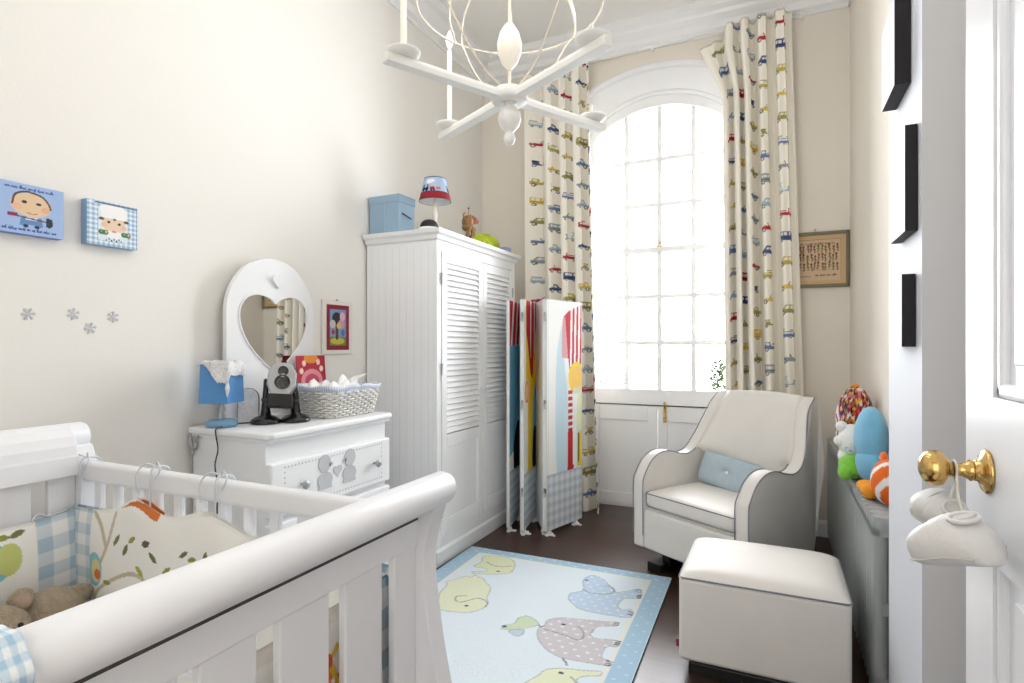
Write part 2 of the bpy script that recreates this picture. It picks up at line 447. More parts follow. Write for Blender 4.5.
# ---- arched sash window with cupboard doors underneath
W = Thing('window_1', None, None, (WX, 4.6, 0), kind='structure')
YW = 4.585
G = arch(.520, 3.0, 3.2)
outer = [(WX-.565, .80)]+[(x, z) for x, z in arch(.565, 3.03, 3.275)]+[(WX+.565, .80)]
inner = [(WX-.515, .955)]+[(x, z) for x, z in arch(.515, 3.005, 3.195)]+[(WX+.515, .955)]
mb = MB()
def ring(mb, o, i, y0, y1, k=0):
    n = len(o)
    vs = [(x, y0, z) for x, z in o]+[(x, y0, z) for x, z in i]+[(x, y1, z) for x, z in o]+[(x, y1, z) for x, z in i]
    fs = []
    for a in range(n-1):
        b = a+1
        fs += [(a, b, n+b, n+a), (n+a, n+b, 3*n+b, 3*n+a), (2*n+a, 3*n+a, 3*n+b, 2*n+b), (a, 2*n+a, 2*n+b, b)]
    mb.add(vs, fs, k)
ring(mb, outer, inner, YW-.03, YW+.05)
mb.tube([(WX+(x-WX)*1.01, YW-.035, z+.02) for x, z in outer[1:-1]], .02, 8)
mb.box(WX-.565, WX+.565, YW-.03, YW+.05, .835, .955)
W.part('frame', mb, 'trim')
mb = MB()
def ztop(x): 
    sag = .195; hw = .515; Rr = hw*hw/(2*sag)+sag/2
    return 3.2-Rr+math.sqrt(max(0, Rr*Rr-(x-WX)**2))
for i in (1, 2, 3):
    x = WX-.52+i*.26; mb.box(x-.018, x+.018, YW-.012, YW+.03, .95, ztop(x)+.01)
for z in (1.326, 1.694, 2.42, 2.78): mb.box(WX-.52, WX+.52, YW-.01, YW+.028, z-.017, z+.017)
W.part('glazing_bars', mb, 'trim')
mb = MB(); mb.box(WX-.52, WX+.52, YW-.028, YW+.035, 2.04, 2.085)
mr = W.part('meeting_rail', mb, 'trim', bevel=.004)
mb = MB(); mb.box(WX-.02, WX+.03, YW-.035, YW-.012, 2.084, 2.096); mb.tube([(WX+.0, YW-.03, 2.094), (WX+.008, YW-.03, 2.118), (WX+.022, YW-.03, 2.11)], .006, 8)
W.part('sash_latch', mb, 'brass', parent=mr)
mb = MB(); mb.prism([(WX-.52, .95)]+[(WX+.52, .95)]+[(x, z) for x, z in G][::-1], lambda a, b, t: (a, t, b), YW+.008, YW+.012)
W.part('pane', mb, 'glass')

def cupboard(name, x0, x1, bolt):
    T = Thing(name, None, None, ((x0+x1)/2, YW, 0), kind='structure')
    mb = MB()
    z0, z1 = .02, .822
    s = .075
    mb.box(x0, x0+s, YW-.02, YW+.02, z0, z1); mb.box(x1-s, x1, YW-.02, YW+.02, z0, z1)
    mb.box(x0+s, x1-s, YW-.02, YW+.02, z1-.12, z1); mb.box(x0+s, x1-s, YW-.02, YW+.02, z0, z0+.09)
    T.part('frame', mb, 'trim', bevel=.004)
    mb = MB(); mb.box(x0+s-.005, x1-s+.005, YW-.008, YW+.014, z0+.08, z1-.11)
    T.part('panel', mb, 'trim')
    if bolt:
        mb = MB(); bx = x0+.055
        mb.box(bx-.013, bx+.013, YW-.026, YW-.02, .70, .865); mb.tube([(bx, YW-.034, .705), (bx, YW-.034, .86)], .006, 8)
        for z in (.72, .77, .845): mb.box(bx-.012, bx+.012, YW-.042, YW-.024, z-.008, z+.008)
        mb.tube([(bx, YW-.034, .74), (bx, YW-.06, .74)], .005, 8); mb.ball((bx, YW-.062, .74), .008, 10)
        T.part('bolt', mb, 'brass')
    return T
cupboard('door_2', WX-.56, WX-.014, False); cupboard('door_3', WX-.010, WX+.56, True)
mb = MB(); mb.box(WX-.56, WX+.56, YW-.012, YW+.02, .0, .018)
struct(mb.build('trim_4', 'trim'))
mb = MB(); mb.box(WX-.565, WX+.565, YW+.0, YW+.03, .812, .845)
struct(mb.build('gap_shade_strip', 'gap'))  # strip coloured dark for the shade in the gap above the cupboard doors

# ---- open room door
D = Thing('door_1', None, None, (.322, .31, 0), kind='structure')
x0, x1, ya, yb = .30, .344, .305, 1.223
st = .134; mid = (ya+yb)/2
cols = [(ya+st, mid-.055), (mid+.055, yb-st)]; rows = [(.22, .985), (1.222, 1.93)]
mb = MB()
mb.box(x0, x1, ya, ya+st, .012, 2.06); mb.box(x0, x1, yb-st, yb, .012, 2.06)
for za, zb in ((.012, .22), (.985, 1.222), (1.93, 2.06)): mb.box(x0, x1, ya+st, yb-st, za, zb)
for za, zb in rows: mb.box(x0, x1, mid-.055, mid+.055, za, zb)
D.part('leaf', mb, 'door')
for a, b in cols:
    for za, zb in rows:
        mb = MB(); mb.box(x0+.014, x1-.014, a-.004, b+.004, za-.004, zb+.004)
        mb.box(x0+.010, x0+.016, a+.05, b-.05, za+.05, zb-.05)
        pn = D.part('panel', mb, 'door', bevel=.004)
        mb = MB()
        for (p, q, c, d) in ((a, b, za, za+.022), (a, b, zb-.022, zb), (a, a+.022, za, zb), (b-.022, b, za, zb)):
            mb.box(x0+.003, x0+.02, p, q, c, d)
        D.part('moulding', mb, 'door', parent=pn, bevel=.007, seg=3)
Tk = Matrix.Translation((.3, 1.112, 1.105)) @ Matrix.Rotation(-PI/2, 4, 'Y')
mb = MB(); mb.lathe([(0.001, 0), (.034, 0), (.035, .003), (.030, .007), (.022, .009), (.016, .014), (.0155, .02)], n=32, T=Tk)
D.part('rose', mb, 'brass')
mb = MB(); mb.lathe([(.0155, .018), (.017, .022), (.013, .027), (.010, .033), (.010, .042), (.0125, .046), (.014, .050), (.0165, .052), (.026, .058), (.0285, .066), (.0275, .075), (.022, .083), (.012, .088), (0.001, .089)], n=32, T=Tk)
D.part('knob', mb, 'brass')
mb = MB()
for z in (.25, 1.05, 1.8): mb.tube([(.347, .3, z-.045), (.347, .3, z+.045)], .007, 10); mb.box(.318, .346, .300, .306, z-.045, z+.045)
D.part('hinge', mb, 'brass')

# ---- outside the window
mb = MB(); mb.box(-4.5, 3, 4.75, 7.4, -.12, -.02); mb.box(-4.5, 3, 7.2, 7.4, -.02, .55)
struct(mb.build('exterior_terrace', 'stone'))
def bush(name, label, cx, cy, h, r, n, leafm, seed, cone=True):
    rn = random.Random(seed)
    T = Thing(name, label, 'shrub', (cx, cy, -.02))
    mb = MB(); mb.lathe([(.13, 0), (.17, .25), (.18, .27), (.16, .27), (.15, .25), (.001, .25)], (cx, cy, -.02), 20); T.part('pot', mb, 'stone')
    mb = MB()
    mb.tube([(cx, cy, .2), (cx, cy, h*.8)], .015, 6); T.part('stem', mb, 'bronze')
    mb = MB()
    for i in range(n):
        t = rn.random(); z = .28+t*(h-.28); rr = (r*(1-t)**.7+.02) if cone else r*math.sin(.3+t*2.4)
        th = rn.random()*2*PI; q = rr*math.sqrt(rn.random())
        p = Vector((cx+q*math.cos(th), cy+q*math.sin(th), z)); d = Vector((math.cos(th), math.sin(th), rn.uniform(.1, 1))).normalized()*rn.uniform(.03, .06)
        s = d.cross(Vector((0, 0, 1))).normalized()*d.length*.35; nn = d.cross(s).normalized()*.004
        mb.add([p, p+d*.5+s+nn, p+d, p+d*.5-s+nn], [(0, 1, 2, 3)])
    o = T.part('foliage', mb, leafm); return T
bush('potted_shrub', 'small cone shaped green shrub in a pot outside the window beside the curtain', -.425, 4.95, 1.17, .15, 900, 'leaf', 3)
T = Thing('potted_palm', 'pale feathery palm in a pot outside the window behind the folding screen', 'palm', (-1.585, 5.5, -.02))
mb = MB(); mb.lathe([(.15, 0), (.19, .3), (.2, .33), (.17, .33), (.16, .3), (.001, .3)], (-1.585, 5.5, -.02), 20); T.part('pot', mb, 'stone')
mb = MB(); rn = random.Random(4)
for i in range(16):
    th = i*2*PI/16+rn.uniform(-.1, .1); L = rn.uniform(.45, .65); up = rn.uniform(.45, .9)
    pts = [Vector((-1.585+math.cos(th)*L*t, 5.5+math.sin(th)*L*t, .45+up*math.sin(t*1.9)*.9)) for t in np.linspace(0, 1, 12)]
    mb.tube(pts, .006, 5)
    for j in range(2, 12):
        d = (pts[j]-pts[j-1]).normalized(); s = d.cross(Vector((0, 0, 1))).normalized()
        for sg in (-1, 1):
            e = pts[j]+s*sg*.13+d*.1-Vector((0, 0, .04)); w = d*.012
            mb.add([pts[j]-w, pts[j]+w, e], [(0, 1, 2)])
T.part('fronds', mb, 'leaf2')
mb = MB(); mb.lathe([(.05, .25), (.04, .5), (.001, .52)], (-1.585, 5.5, 0), 10); T.part('trunk', mb, 'bronze')

# ---- curtains
def curtain(name, label, xl, xr, zt, n, W_flat, seed, amp, vx, zbot=.015, warp=None, flare=None):
    rn = random.Random(seed); H = 3.6
    A = Art(W_flat, H, .0055, (248, 243, 232))
    sx, sy = .195, .165
    ncol = int(W_flat/sx)+1
    for c in range(ncol):
        for r in range(int(H/sy)+1):
            k = (r*3+c*5+seed) % 8; kind = [0, 1, 2, 3, 4, 5, 0, 4][(r+c*2+seed) % 8]
            vehicle(A, kind, .1+c*sx, r*sy+(.08 if c % 2 else 0)+.03, .125, VCOL[k], 1 if (r+c) % 2 else -1)
    u = (A.X/W_flat); v = A.Y/H
    zt_u = np.interp(A.x/W_flat, zt[0], zt[1])[None, :]
    Z = zbot+(zt_u-zbot)*v
    uw = np.interp(u, *(warp or ([0, 1], [0, 1])))
    XLv = np.interp(Z, vx[0], vx[1]); XRv = np.interp(Z, vx[0], vx[2])
    ph = 2*PI*n*u+.6*np.sin(2*PI*u*1.3+seed)
    fl = .55+.45*(v)
    X = XLv+(XRv-XLv)*uw+.35*amp*np.sin(2*ph+.4)*.5
    if flare: X = X+np.interp(Z, *flare)*(1-uw)**5
    Y = 4.308-amp*(np.abs(np.cos(ph/2))*1.9-1.1+.2*np.cos(ph)*np.sin(5*u+seed)+.14*np.sin(3.1*ph+2*v))*(1.25-.35*v)
    mb = MB(); mb.grid(X, Y, Z, A.A); 
    T = Thing(name, label, 'curtain', (float((xl+xr)/2), 4.315, 0))
    o = T.part('drape', mb, 'print')
    s = o.modifiers.new('thick', 'SOLIDIFY'); s.thickness = .004
    # pleated heading tape with hooks
    mb = MB()
    top = [(X[-1, i], Y[-1, i]-.003, Z[-1, i]+.006) for i in range(0, A.nx, 4)]
    mb.tube(top, .006, 6); T.part('heading_tape', mb, 'ribbon')
    for i in range(6, A.nx-4, max(6, A.nx//9)):
        mb = MB()
        p = (X[-1, i], Y[-1, i], Z[-1, i])
        mb.tube([p, (p[0], 4.37, p[2]+.02), (p[0], 4.393, p[2]+.022)], .003, 5)
        T.part('hook', mb, 'ringhook')
    return T
curtain('curtain', 'cream curtain with printed cars, drawn to the window side behind the folding screen',
        -1.87, -1.30, ([0, 1], [3.52, 3.55]), 4.0, .86, 2, .058,
        ([0, 1.7, 3.55], [-1.83, -1.855, -1.875], [-1.225, -1.275, -1.315]), .012, ([0, .12, .2, .8, 1], [0, .2, .3, .86, 1]))
curtain('curtain', 'cream curtain with printed cars, hanging beside the vintage picture behind the armchair',
        -.32, .15, ([0, .12, .2, 1], [3.42, 3.50, 3.565, 3.585]), 4.5, .98, 5, .056,
        ([0, 1.0, 2.9, 3.08, 3.42, 3.6], [-.30, -.312, -.33, -.33, -.335, -.335], [.19, .165, .11, .105, .095, .093]), .012, ([0, .1, .55, .75, 1], [0, .12, .46, .66, 1]), flare=([0, 3.0, 3.12, 3.42, 3.5], [0, 0, -.02, -.15, -.14]))
mb = MB(); mb.tube([(-1.9, 4.402, 3.565), (.2, 4.402, 3.60)], .008, 8)
for x in (-1.85, -.85, .17): mb.box(x-.01, x+.01, 4.396, 4.42, 3.56, 3.60)
tag(mb.build('curtain_track', 'ringhook'), 'thin white curtain track under the cornice above the window', 'curtain track')
# ================================================================== rug
RW, RL = 1.252, 1.9
A = Art(RW, RL, .005, (224, 235, 242), -RW/2, -RL)
BL = (174, 204, 226)
A.rect(-RW/2, RW/2, -RL, 0, BL); A.rect(-RW/2+.1, RW/2-.1, -RL+.09, -.075, (232, 235, 230)); A.rect(-RW/2+.125, RW/2-.125, -RL+.115, -.1, (225, 236, 243))
for i in range(42):
    for x, y in ((-RW/2+.03+.04*(i % 2), -.02-i*.046), (RW/2-.03-.04*(i % 2), -.02-i*.046)): A.ell(x, y, .007, .006, (208, 226, 238))
for i in range(28):
    A.ell(-RW/2+.02+i*.046, -.025-.035*(i % 2), .008, .008, (214, 228, 236)); A.ell(-RW/2+.02+i*.046, -RL+.025+.03*(i % 2), .008, .008, (214, 228, 236))
rg = dict(
 blue=[(0.185,-0.235),(0.208,-0.147),(0.273,-0.166),(0.363,-0.275),(0.388,-0.306),(0.435,-0.271),(0.491,-0.219),(0.509,-0.267),(0.512,-0.332),(0.444,-0.362),(0.43,-0.419),(0.429,-0.458),(0.462,-0.492),(0.492,-0.466),(0.514,-0.505),(0.507,-0.559),(0.429,-0.57),(0.349,-0.576),(0.267,-0.565),(0.217,-0.526),(0.182,-0.477),(0.17,-0.415),(0.205,-0.379),(0.221,-0.337)],
 mauve=[(0.165,-0.787),(0.164,-0.73),(0.217,-0.686),(0.317,-0.663),(0.416,-0.64),(0.467,-0.626),(0.472,-0.66),(0.393,-0.7),(0.383,-0.759),(0.387,-0.796),(0.422,-0.807),(0.497,-0.788),(0.52,-0.814),(0.509,-0.844),(0.481,-0.848),(0.469,-0.885),(0.477,-0.95),(0.508,-0.959),(0.523,-0.996),(0.485,-1.002),(0.419,-1.009),(0.328,-1.016),(0.258,-0.989),(0.202,-0.94),(0.165,-0.882),(0.15,-0.82)],
 bird=[(-0.005,-0.896),(-0.003,-0.859),(0.03,-0.825),(0.027,-0.769),(0.054,-0.733),(0.094,-0.745),(0.129,-0.774),(0.141,-0.796),(0.119,-0.826),(0.081,-0.864),(0.037,-0.889)],
 wing=[(0.034,-0.898),(0.082,-0.93),(0.102,-0.908),(0.092,-0.865)],
 green3=[(0.24,-1.36),(0.25,-1.25),(0.28,-1.175),(0.296,-1.123),(0.352,-1.088),(0.426,-1.07),(0.498,-1.05),(0.501,-1.079),(0.447,-1.106),(0.43,-1.15),(0.5,-1.2),(0.52,-1.28),(0.46,-1.3),(0.46,-1.4),(0.51,-1.42),(0.5,-1.46),(0.35,-1.46)],
 green2=[(-0.374,-0.837),(-0.437,-0.723),(-0.458,-0.669),(-0.474,-0.57),(-0.497,-0.552),(-0.471,-0.512),(-0.454,-0.477),(-0.432,-0.438),(-0.396,-0.437),(-0.399,-0.394),(-0.361,-0.422),(-0.335,-0.424),(-0.287,-0.474),(-0.246,-0.511),(-0.219,-0.578),(-0.207,-0.635),(-0.176,-0.681),(-0.168,-0.737),(-0.187,-0.783),(-0.221,-0.82),(-0.286,-0.839),(-0.338,-0.844)],
 green1=[(-0.459,-0.279),(-0.449,-0.21),(-0.474,-0.146),(-0.453,-0.109),(-0.37,-0.09),(-0.313,-0.099),(-0.262,-0.145),(-0.23,-0.228),(-0.226,-0.297),(-0.279,-0.341),(-0.329,-0.363),(-0.411,-0.383),(-0.425,-0.365),(-0.36,-0.326),(-0.381,-0.294),(-0.442,-0.299)])
ears = dict(blue=[(0.216,-0.339),(0.27,-0.371),(0.353,-0.343),(0.373,-0.299),(0.354,-0.258),(0.313,-0.254)],
 mauve=[(0.178,-0.822),(0.266,-0.832),(0.336,-0.852),(0.356,-0.837),(0.356,-0.798),(0.333,-0.754),(0.306,-0.734)],
 green2=[(-0.31,-0.655),(-0.352,-0.681),(-0.343,-0.718),(-0.31,-0.736),(-0.281,-0.708),(-0.257,-0.669),(-0.23,-0.657),(-0.179,-0.682),(-0.167,-0.729)],
 green1=[(-.42, -.2), (-.36, -.235), (-.3, -.23), (-.26, -.2)], green3=[(.35, -1.2), (.42, -1.22), (.44, -1.17), (.4, -1.13)])
gcol = dict(blue=(194, 214, 234), mauve=(206, 201, 206), green1=(222, 228, 194), green2=(229, 233, 206), green3=(228, 233, 204), bird=(206, 220, 192), wing=(196, 212, 228))
LINE = (140, 142, 150)
for key, pts in rg.items():
    P = smooth_path(pts, 4, True) if key != 'bird' else pts
    A.poly(P, gcol[key])
    if key in ('blue', 'mauve'):
        Pm = np.array(pts)
        for i in range(14):
            for j in range(14):
                x = .16+i*.056+(.028 if j % 2 else 0); y = (-.17 if key == 'blue' else -.64)-j*.042
                ins = False
                for q in range(len(pts)):
                    (x1, y1), (x2, y2) = pts[q], pts[(q+1) % len(pts)]
                    if (y1 > y) != (y2 > y) and x < (x2-x1)*(y-y1)/(y2-y1)+x1: ins = not ins
                if ins: A.ell(x, y, .009, .007, (232, 234, 238))
    A.line(P+[P[0]], .006, LINE, .55)
for key, pts in ears.items(): A.curve(pts, .008, LINE, .8)
for x, y in ((.243, -.746), (.358, -1.121), (-.258, -.757), (-.296, -.304), (.0, -.872), (.2, -.22)): A.ell(x, y, .011, .009, (84, 84, 96))
for x, y in ((.49, -.245), (.509, -.313), (.505, -.514), (.468, -.64), (.512, -.806), (.514, -.979)):
    for d in (-.016, 0, .016): A.line([(x-.012, y+d), (x+.008, y+d*.9)], .008, (96, 96, 106))
A.curve([(.328, -1.016), (.35, -1.04), (.362, -1.058)], .009, LINE); A.curve([(.141, -.796), (.155, -.81), (.165, -.79)], .008, LINE)
mb = MB()
Z0 = np.full_like(A.X, .012)+RNG.rand(*A.X.shape)*.0012
mb.grid(A.X, A.Y, Z0, A.A)
e = lin((96, 110, 124))
mb.box(-RW/2, RW/2, -RL, 0, .0005, .0115, 0, lin((120, 140, 156)))
rug = mb.build('rug', ['rugprint'])
rug.location = (-1.146, 3.227, 0); rug.rotation_euler = (0, 0, R(1.2))
tag(rug, 'pale nursery rug with pastel elephants and a dotted blue border on the dark floor', 'rug')

# ================================================================== sleigh cot
C = Thing('sleigh_cot', 'white sleigh cot with rolled ends and slatted sides standing against the wall', 'cot', (-1.45, .72, 0))
Y0, Y1 = .266, 1.142
def post_profile(s, xs, out):
    return smooth_path(out, 4)
foot_out = [(-.690, .95), (-.694, .925), (-.710, .88), (-.720, .82), (-.716, .74), (-.698, .62), (-.673, .5), (-.650, .36), (-.640, .2), (-.645, .0)]
foot_in = [(-.735, .0), (-.738, .2), (-.752, .36), (-.768, .5), (-.782, .65), (-.786, .8), (-.778, .88), (-.755, .94)]
def endboard(name, mir):
    f = (lambda x: x) if not mir else (lambda x: -2.82-x)
    dz = .0 if not mir else .033
    mb = MB()
    r = .037 if not mir else .046
    cx, cz = f(-.700), (.973 if not mir else .966)+dz
    prof_pts = [(r*math.cos(t), r*math.sin(t)) for t in np.linspace(0, 2*PI, 40, endpoint=False)]
    # rolled top rail with softly rounded ends
    rings = [(Y0, .72), (Y0+.005, .9), (Y0+.014, 1.0), (Y1-.014, 1.0), (Y1-.005, .9), (Y1, .72)]
    n = 40
    vs = [(cx+px*k, y, cz+pz*k) for y, k in rings for px, pz in prof_pts]
    fs = [(i*n+j, i*n+(j+1) % n, (i+1)*n+(j+1) % n, (i+1)*n+j) for i in range(len(rings)-1) for j in range(n)]
    fs += [tuple(range(n)), tuple(range((len(rings)-1)*n, len(rings)*n))[::-1]]
    mb.add(vs, fs, 0, smooth=True)
    C.part(name+'_roll', mb, 'cot')
    # moulded top panel, curling up into the roll
    mb = MB()
    pf = [(f(-.735), .85+dz), (f(-.735), .919+dz), (f(-.728), .932+dz), (f(-.712), .945+dz), (f(-.715), .985+dz), (f(-.757), .958+dz), (f(-.774), .91+dz), (f(-.774), .85+dz)]
    if mir:
        pf = [(f(-.742), .85+dz), (f(-.742), .93+dz), (f(-.70), .94+dz), (f(-.715), .99+dz), (f(-.712), 1.008+dz), (f(-.735), 1.0+dz), (f(-.757), .975+dz), (f(-.770), .945+dz), (f(-.774), .917+dz), (f(-.776), .91+dz), (f(-.778), .85+dz)][::-1]
    mb.prism(pf, lambda a, b, t: (a, t, b), Y0+.06, Y1-.06)
    o = C.part(name+'_top_rail', mb, 'cot', bevel=.003)
    mb = MB(); mb.box(min(f(-.7338), f(-.740)), max(f(-.7338), f(-.740)), Y0+.062, Y1-.062, .9065+dz, .9115+dz); C.part('groove', mb, 'groove', parent=o)
    # slats
    for a, b in ((Y0+.06, .385), (.4275, .515), (.5465, .646), (.692, .806), (.850, .961), (1.004, Y1-.06)):
        mb = MB(); mb.box(min(f(-.741), f(-.760)), max(f(-.741), f(-.760)), a, b, .2, .86+dz)
        C.part('slat', mb, 'cot', bevel=.004)
    mb = MB(); mb.box(min(f(-.738), f(-.770)), max(f(-.738), f(-.770)), Y0+.06, Y1-.06, .13, .24); C.part(name+'_bottom_rail', mb, 'cot', bevel=.004)
    pol = [(f(x), z+(dz if z > .5 else 0)) for x, z in smooth_path(foot_out, 5)+smooth_path(foot_in, 5)]
    if mir: pol = pol[::-1]
    for a, b in ((Y0+.006, Y0+.06), (Y1-.06, Y1-.006)):
        mb = MB(); mb.prism(pol, lambda x, z, t: (x, t, z), a, b)
        C.part('post', mb, 'cot', bevel=.006)
endboard('footboard', False); endboard('headboard', True)
for ys, nm in ((1.11, 'side_rail'), (.300, 'side_rail')):
    mb = MB(); mb.box(-2.06, -.76, ys-.02, ys+.02, .862, .925); C.part(nm, mb, 'cot', bevel=.012, seg=3)
    mb = MB(); mb.box(-2.06, -.76, ys-.014, ys+.014, .26, .36); C.part(nm, mb, 'cot', bevel=.005)
    for i in range(13):
        x = -1.98+i*.097
        mb = MB(); mb.box(x-.016, x+.016, ys-.009, ys+.009, .35, .87); C.part('slat', mb, 'cot', bevel=.004)
mb = MB(); mb.box(-2.05, -.775, .315, 1.092, .20, .232); C.part('base_slats', mb, 'cot')

mb = MB(); mb.ball((-1.41, .705, .335), (.63, .355, .10), 48, e=14, e2=4)
tag(mb.build('cot_mattress', 'mattress', off=None), 'white mattress lying in the sleigh cot', 'mattress')

M['tiegrey'] = mat('pale_tie_ribbon', (214, 220, 226), .8)
# padded bumper with woodland print
def leafm(A, x, y, rot, s, c): 
    A.t(x, y, s, rot); A.poly([(0, 0), (.35, .22), (.75, .2), (1, 0), (.75, -.2), (.35, -.22)], c); A.t()
TAN = (205, 194, 172); LEAFS = [(150, 152, 76), (120, 124, 84), (108, 92, 78), (176, 186, 90)]
def owl(A, x, y, s, c1, c2): A.t(x, y, s); A.ell(0, 0, .7, 1, c1); A.ell(.15, -.05, .42, .7, c2); A.t()
def bird(A, x, y, s, c1, c2, f=1):
    A.t(x, y, s, 0, f); A.poly(smooth_path([(-.75, -.55), (-.6, .1), (-.2, .5), (.15, .85), (.45, .8), (.5, .4), (.4, -.2), (.15, -.6), (-.3, -.8)], 5, True), c1)
    A.poly([(.3, .3), (.75, -.7), (.95, -.65), (.55, .4)], c2); A.poly([(.4, .75), (.8, 1.15), (.95, .9), (.55, .6)], c2); A.ell(.1, -.1, .3, .42, tuple(min(255, v+16) for v in c1)); A.t()
A = Art(1.27, .44, .003, (247, 246, 242))
for pts in ([(0, .1), (.12, .16), (.2, .3), (.22, .42)], [(.1, .02), (.16, .14), (.3, .2), (.5, .17), (.62, .2), (.7, .32)], [(.62, .02), (.66, .2), (.72, .36)], [(.72, .1), (.82, .24), (.98, .3), (1.1, .24), (1.27, .28)], [(.2, .3), (.16, .38), (.12, .43)]): A.curve(pts, .014, TAN)
rn = random.Random(11)
for x, y in ((.06, .34), (.1, .28), (.28, .26), (.3, .3), (.33, .12), (.36, .1), (.26, .34), (.5, .28), (.53, .31), (.4, .33), (.44, .28), (.2, .12), (.23, .17), (.64, .33), (.6, .3), (.37, .2), (.4, .17), (.58, .06), (.7, .26), (.74, .2), (.8, .3), (.86, .34), (.93, .2), (.98, .24), (1.05, .32), (1.12, .14), (1.2, .32), (.42, .08), (.24, .06)):
    leafm(A, x, y, rn.uniform(0, 6.28), rn.uniform(.035, .05), rn.choice(LEAFS))
owl(A, .14, .215, .065, (150, 204, 214), (232, 214, 160)); A.ell(.16, .20, .02, .02, (216, 122, 76))
bird(A, .5, .17, .085, (224, 190, 74), (222, 120, 58)); bird(A, 1.0, .12, .07, (150, 204, 214), (196, 206, 90)); owl(A, .78, .12, .05, (222, 120, 58), (240, 220, 180))
A.poly([(.25, .428), (.40, .44), (.43, .44), (.42, .408), (.40, .405)], (216, 124, 64)); A.poly([(.8, .40), (1.0, .36), (1.02, .39), (.82, .43)], (168, 214, 210)); A.ell(.06, .06, .05, .04, (206, 218, 130)); A.ell(.28, .05, .05, .04, (206, 218, 130))
A.gingham(0, .11, 0, .44, .085, (242, 243, 243), (186, 204, 218)); A.gingham(1.2, 1.27, 0, .44, .085, (240, 240, 238), (150, 178, 196))
B = Thing('cot_bumper', 'padded cot bumper printed with branches, owls and birds along the slatted cot side', 'cot bumper', (-1.42, 1.07, .44))
top = .79+.055*np.exp(-((A.X-.33)/.1)**2)+.05*np.exp(-((A.X-.62)/.12)**2)+.03*np.exp(-((A.X-1.0)/.12)**2)
zz = .44+(top-.44)*(A.Y/.44); th = .022*np.sin(PI*np.clip(A.Y/.44, .03, .97))**.5
mb = MB(); X = -2.045+A.X
mb.grid(X, 1.074-th+.006*np.sin(A.X*23)*np.sin(A.Y*9), zz, A.A); mb.grid(X, np.full_like(X, 1.082), zz, A.A, flip=True)
B.part('padding', mb, 'print')
def ribbon_loop(mb, x, y, z, w=.05, drop=.07):
    mb.tube(smooth_path([(x, y-.03, z-.1), (x+.002, y-.03, z+.0), (x, y, z+.012), (x+.003, y+.028, z), (x+.004, y+.026, z-.05)], 5), .0032, 6)
    mb.tube(smooth_path([(x, y-.01, z+.012), (x+.02, y-.02, z+.03), (x+.045, y-.03, z+.012), (x+.03, y-.035, z-.02)], 5), .0026, 6)
    mb.tube(smooth_path([(x, y-.01, z+.012), (x-.03, y-.025, z+.022), (x-.05, y-.04, z-.01), (x-.045, y-.04, z-.06)], 5), .0026, 6)
for x in (-2.03, -1.68, -1.40):
    mb = MB(); ribbon_loop(mb, x, 1.11, .925); B.part('tie', mb, 'tiegrey')

A = Art(.70, .36, .003, (247, 246, 242))
A.curve([(.0, .2), (.15, .17), (.32, .2), (.47, .12), (.5, .0)], .016, TAN); A.curve([(.3, .2), (.36, .3), (.42, .34)], .012, TAN); A.curve([(.1, .18), (.06, .28), (.1, .35)], .012, TAN)
owl(A, .50, .26, .055, (138, 200, 212), (138, 200, 212)); A.ell(.53, .265, .032, .05, (204, 212, 130))
for x, y in ((.42, .3), (.36, .33), (.49, .335), (.53, .33), (.2, .26), (.1, .3), (.24, .1), (.3, .07), (.16, .08)): leafm(A, x, y, rn.uniform(0, 6.28), .045, rn.choice(LEAFS))
A.ell(.2, .09, .06, .05, (216, 200, 176)); A.ell(.185, .1, .008, .008, (70, 60, 56)); A.ell(.215, .1, .008, .008, (70, 60, 56))
A.gingham(.60, .70, 0, .36, .085, (242, 243, 243), (176, 198, 214)); A.gingham(0, .06, 0, .36, .085, (240, 240, 238), (150, 178, 196))
B = Thing('cot_bumper', 'padded cot bumper with a blue owl and wide gingham end at the cot headboard', 'cot bumper', (-2.035, .72, .44))
th = .024*np.sin(PI*np.clip(A.Y/.36, .03, .97))**.5
mb = MB(); Yb = .36+A.X
mb.grid(-2.040+th+.005*np.sin(A.X*20), Yb, .44+A.Y*.94+.012*np.sin(A.X*9), A.A, flip=True); mb.grid(np.full_like(Yb, -2.046), Yb, .44+A.Y*.94+.012*np.sin(A.X*9), A.A)
B.part('padding', mb, 'print')
mb = MB(); mb.tube(smooth_path([(-2.035, .95, .77), (-2.045, .97, .785), (-2.045, 1.0, .772), (-2.04, 1.05, .78)], 5), .003, 6); B.part('tie', mb, 'tiegrey')

A = Art(.70, .36, .003, (248, 246, 240))
A.curve([(0, .12), (.2, .18), (.4, .1), (.7, .2)], .014, TAN); A.curve([(.3, .14), (.34, .26), (.3, .34)], .012, TAN)
for x, y in ((.1, .2), (.16, .24), (.26, .2), (.4, .2), (.5, .24), (.45, .06), (.3, .06), (.58, .1), (.46, .28), (.47, .16)): leafm(A, x, y, rn.uniform(0, 6.28), .05, rn.choice(LEAFS))
bird(A, .44, .2, .06, (218, 106, 62), (224, 190, 74)); owl(A, .30, .29, .035, (120, 168, 214), (236, 226, 200)); bird(A, .475, .24, .05, (218, 106, 62), (224, 190, 74)); leafm(A, .45, .12, 1.2, .06, LEAFS[0]); leafm(A, .48, .07, .6, .06, LEAFS[1]); leafm(A, .29, .2, 1.5, .05, LEAFS[3]); A.curve([(.27, .1), (.3, .24), (.29, .34)], .012, TAN); A.rect(.0, .70, .335, .36, (240, 234, 224))
A.gingham(.60, .70, 0, .36, .085, (226, 230, 232), (126, 156, 178)); A.gingham(0, .06, 0, .36, .085, (240, 240, 238), (150, 178, 196))
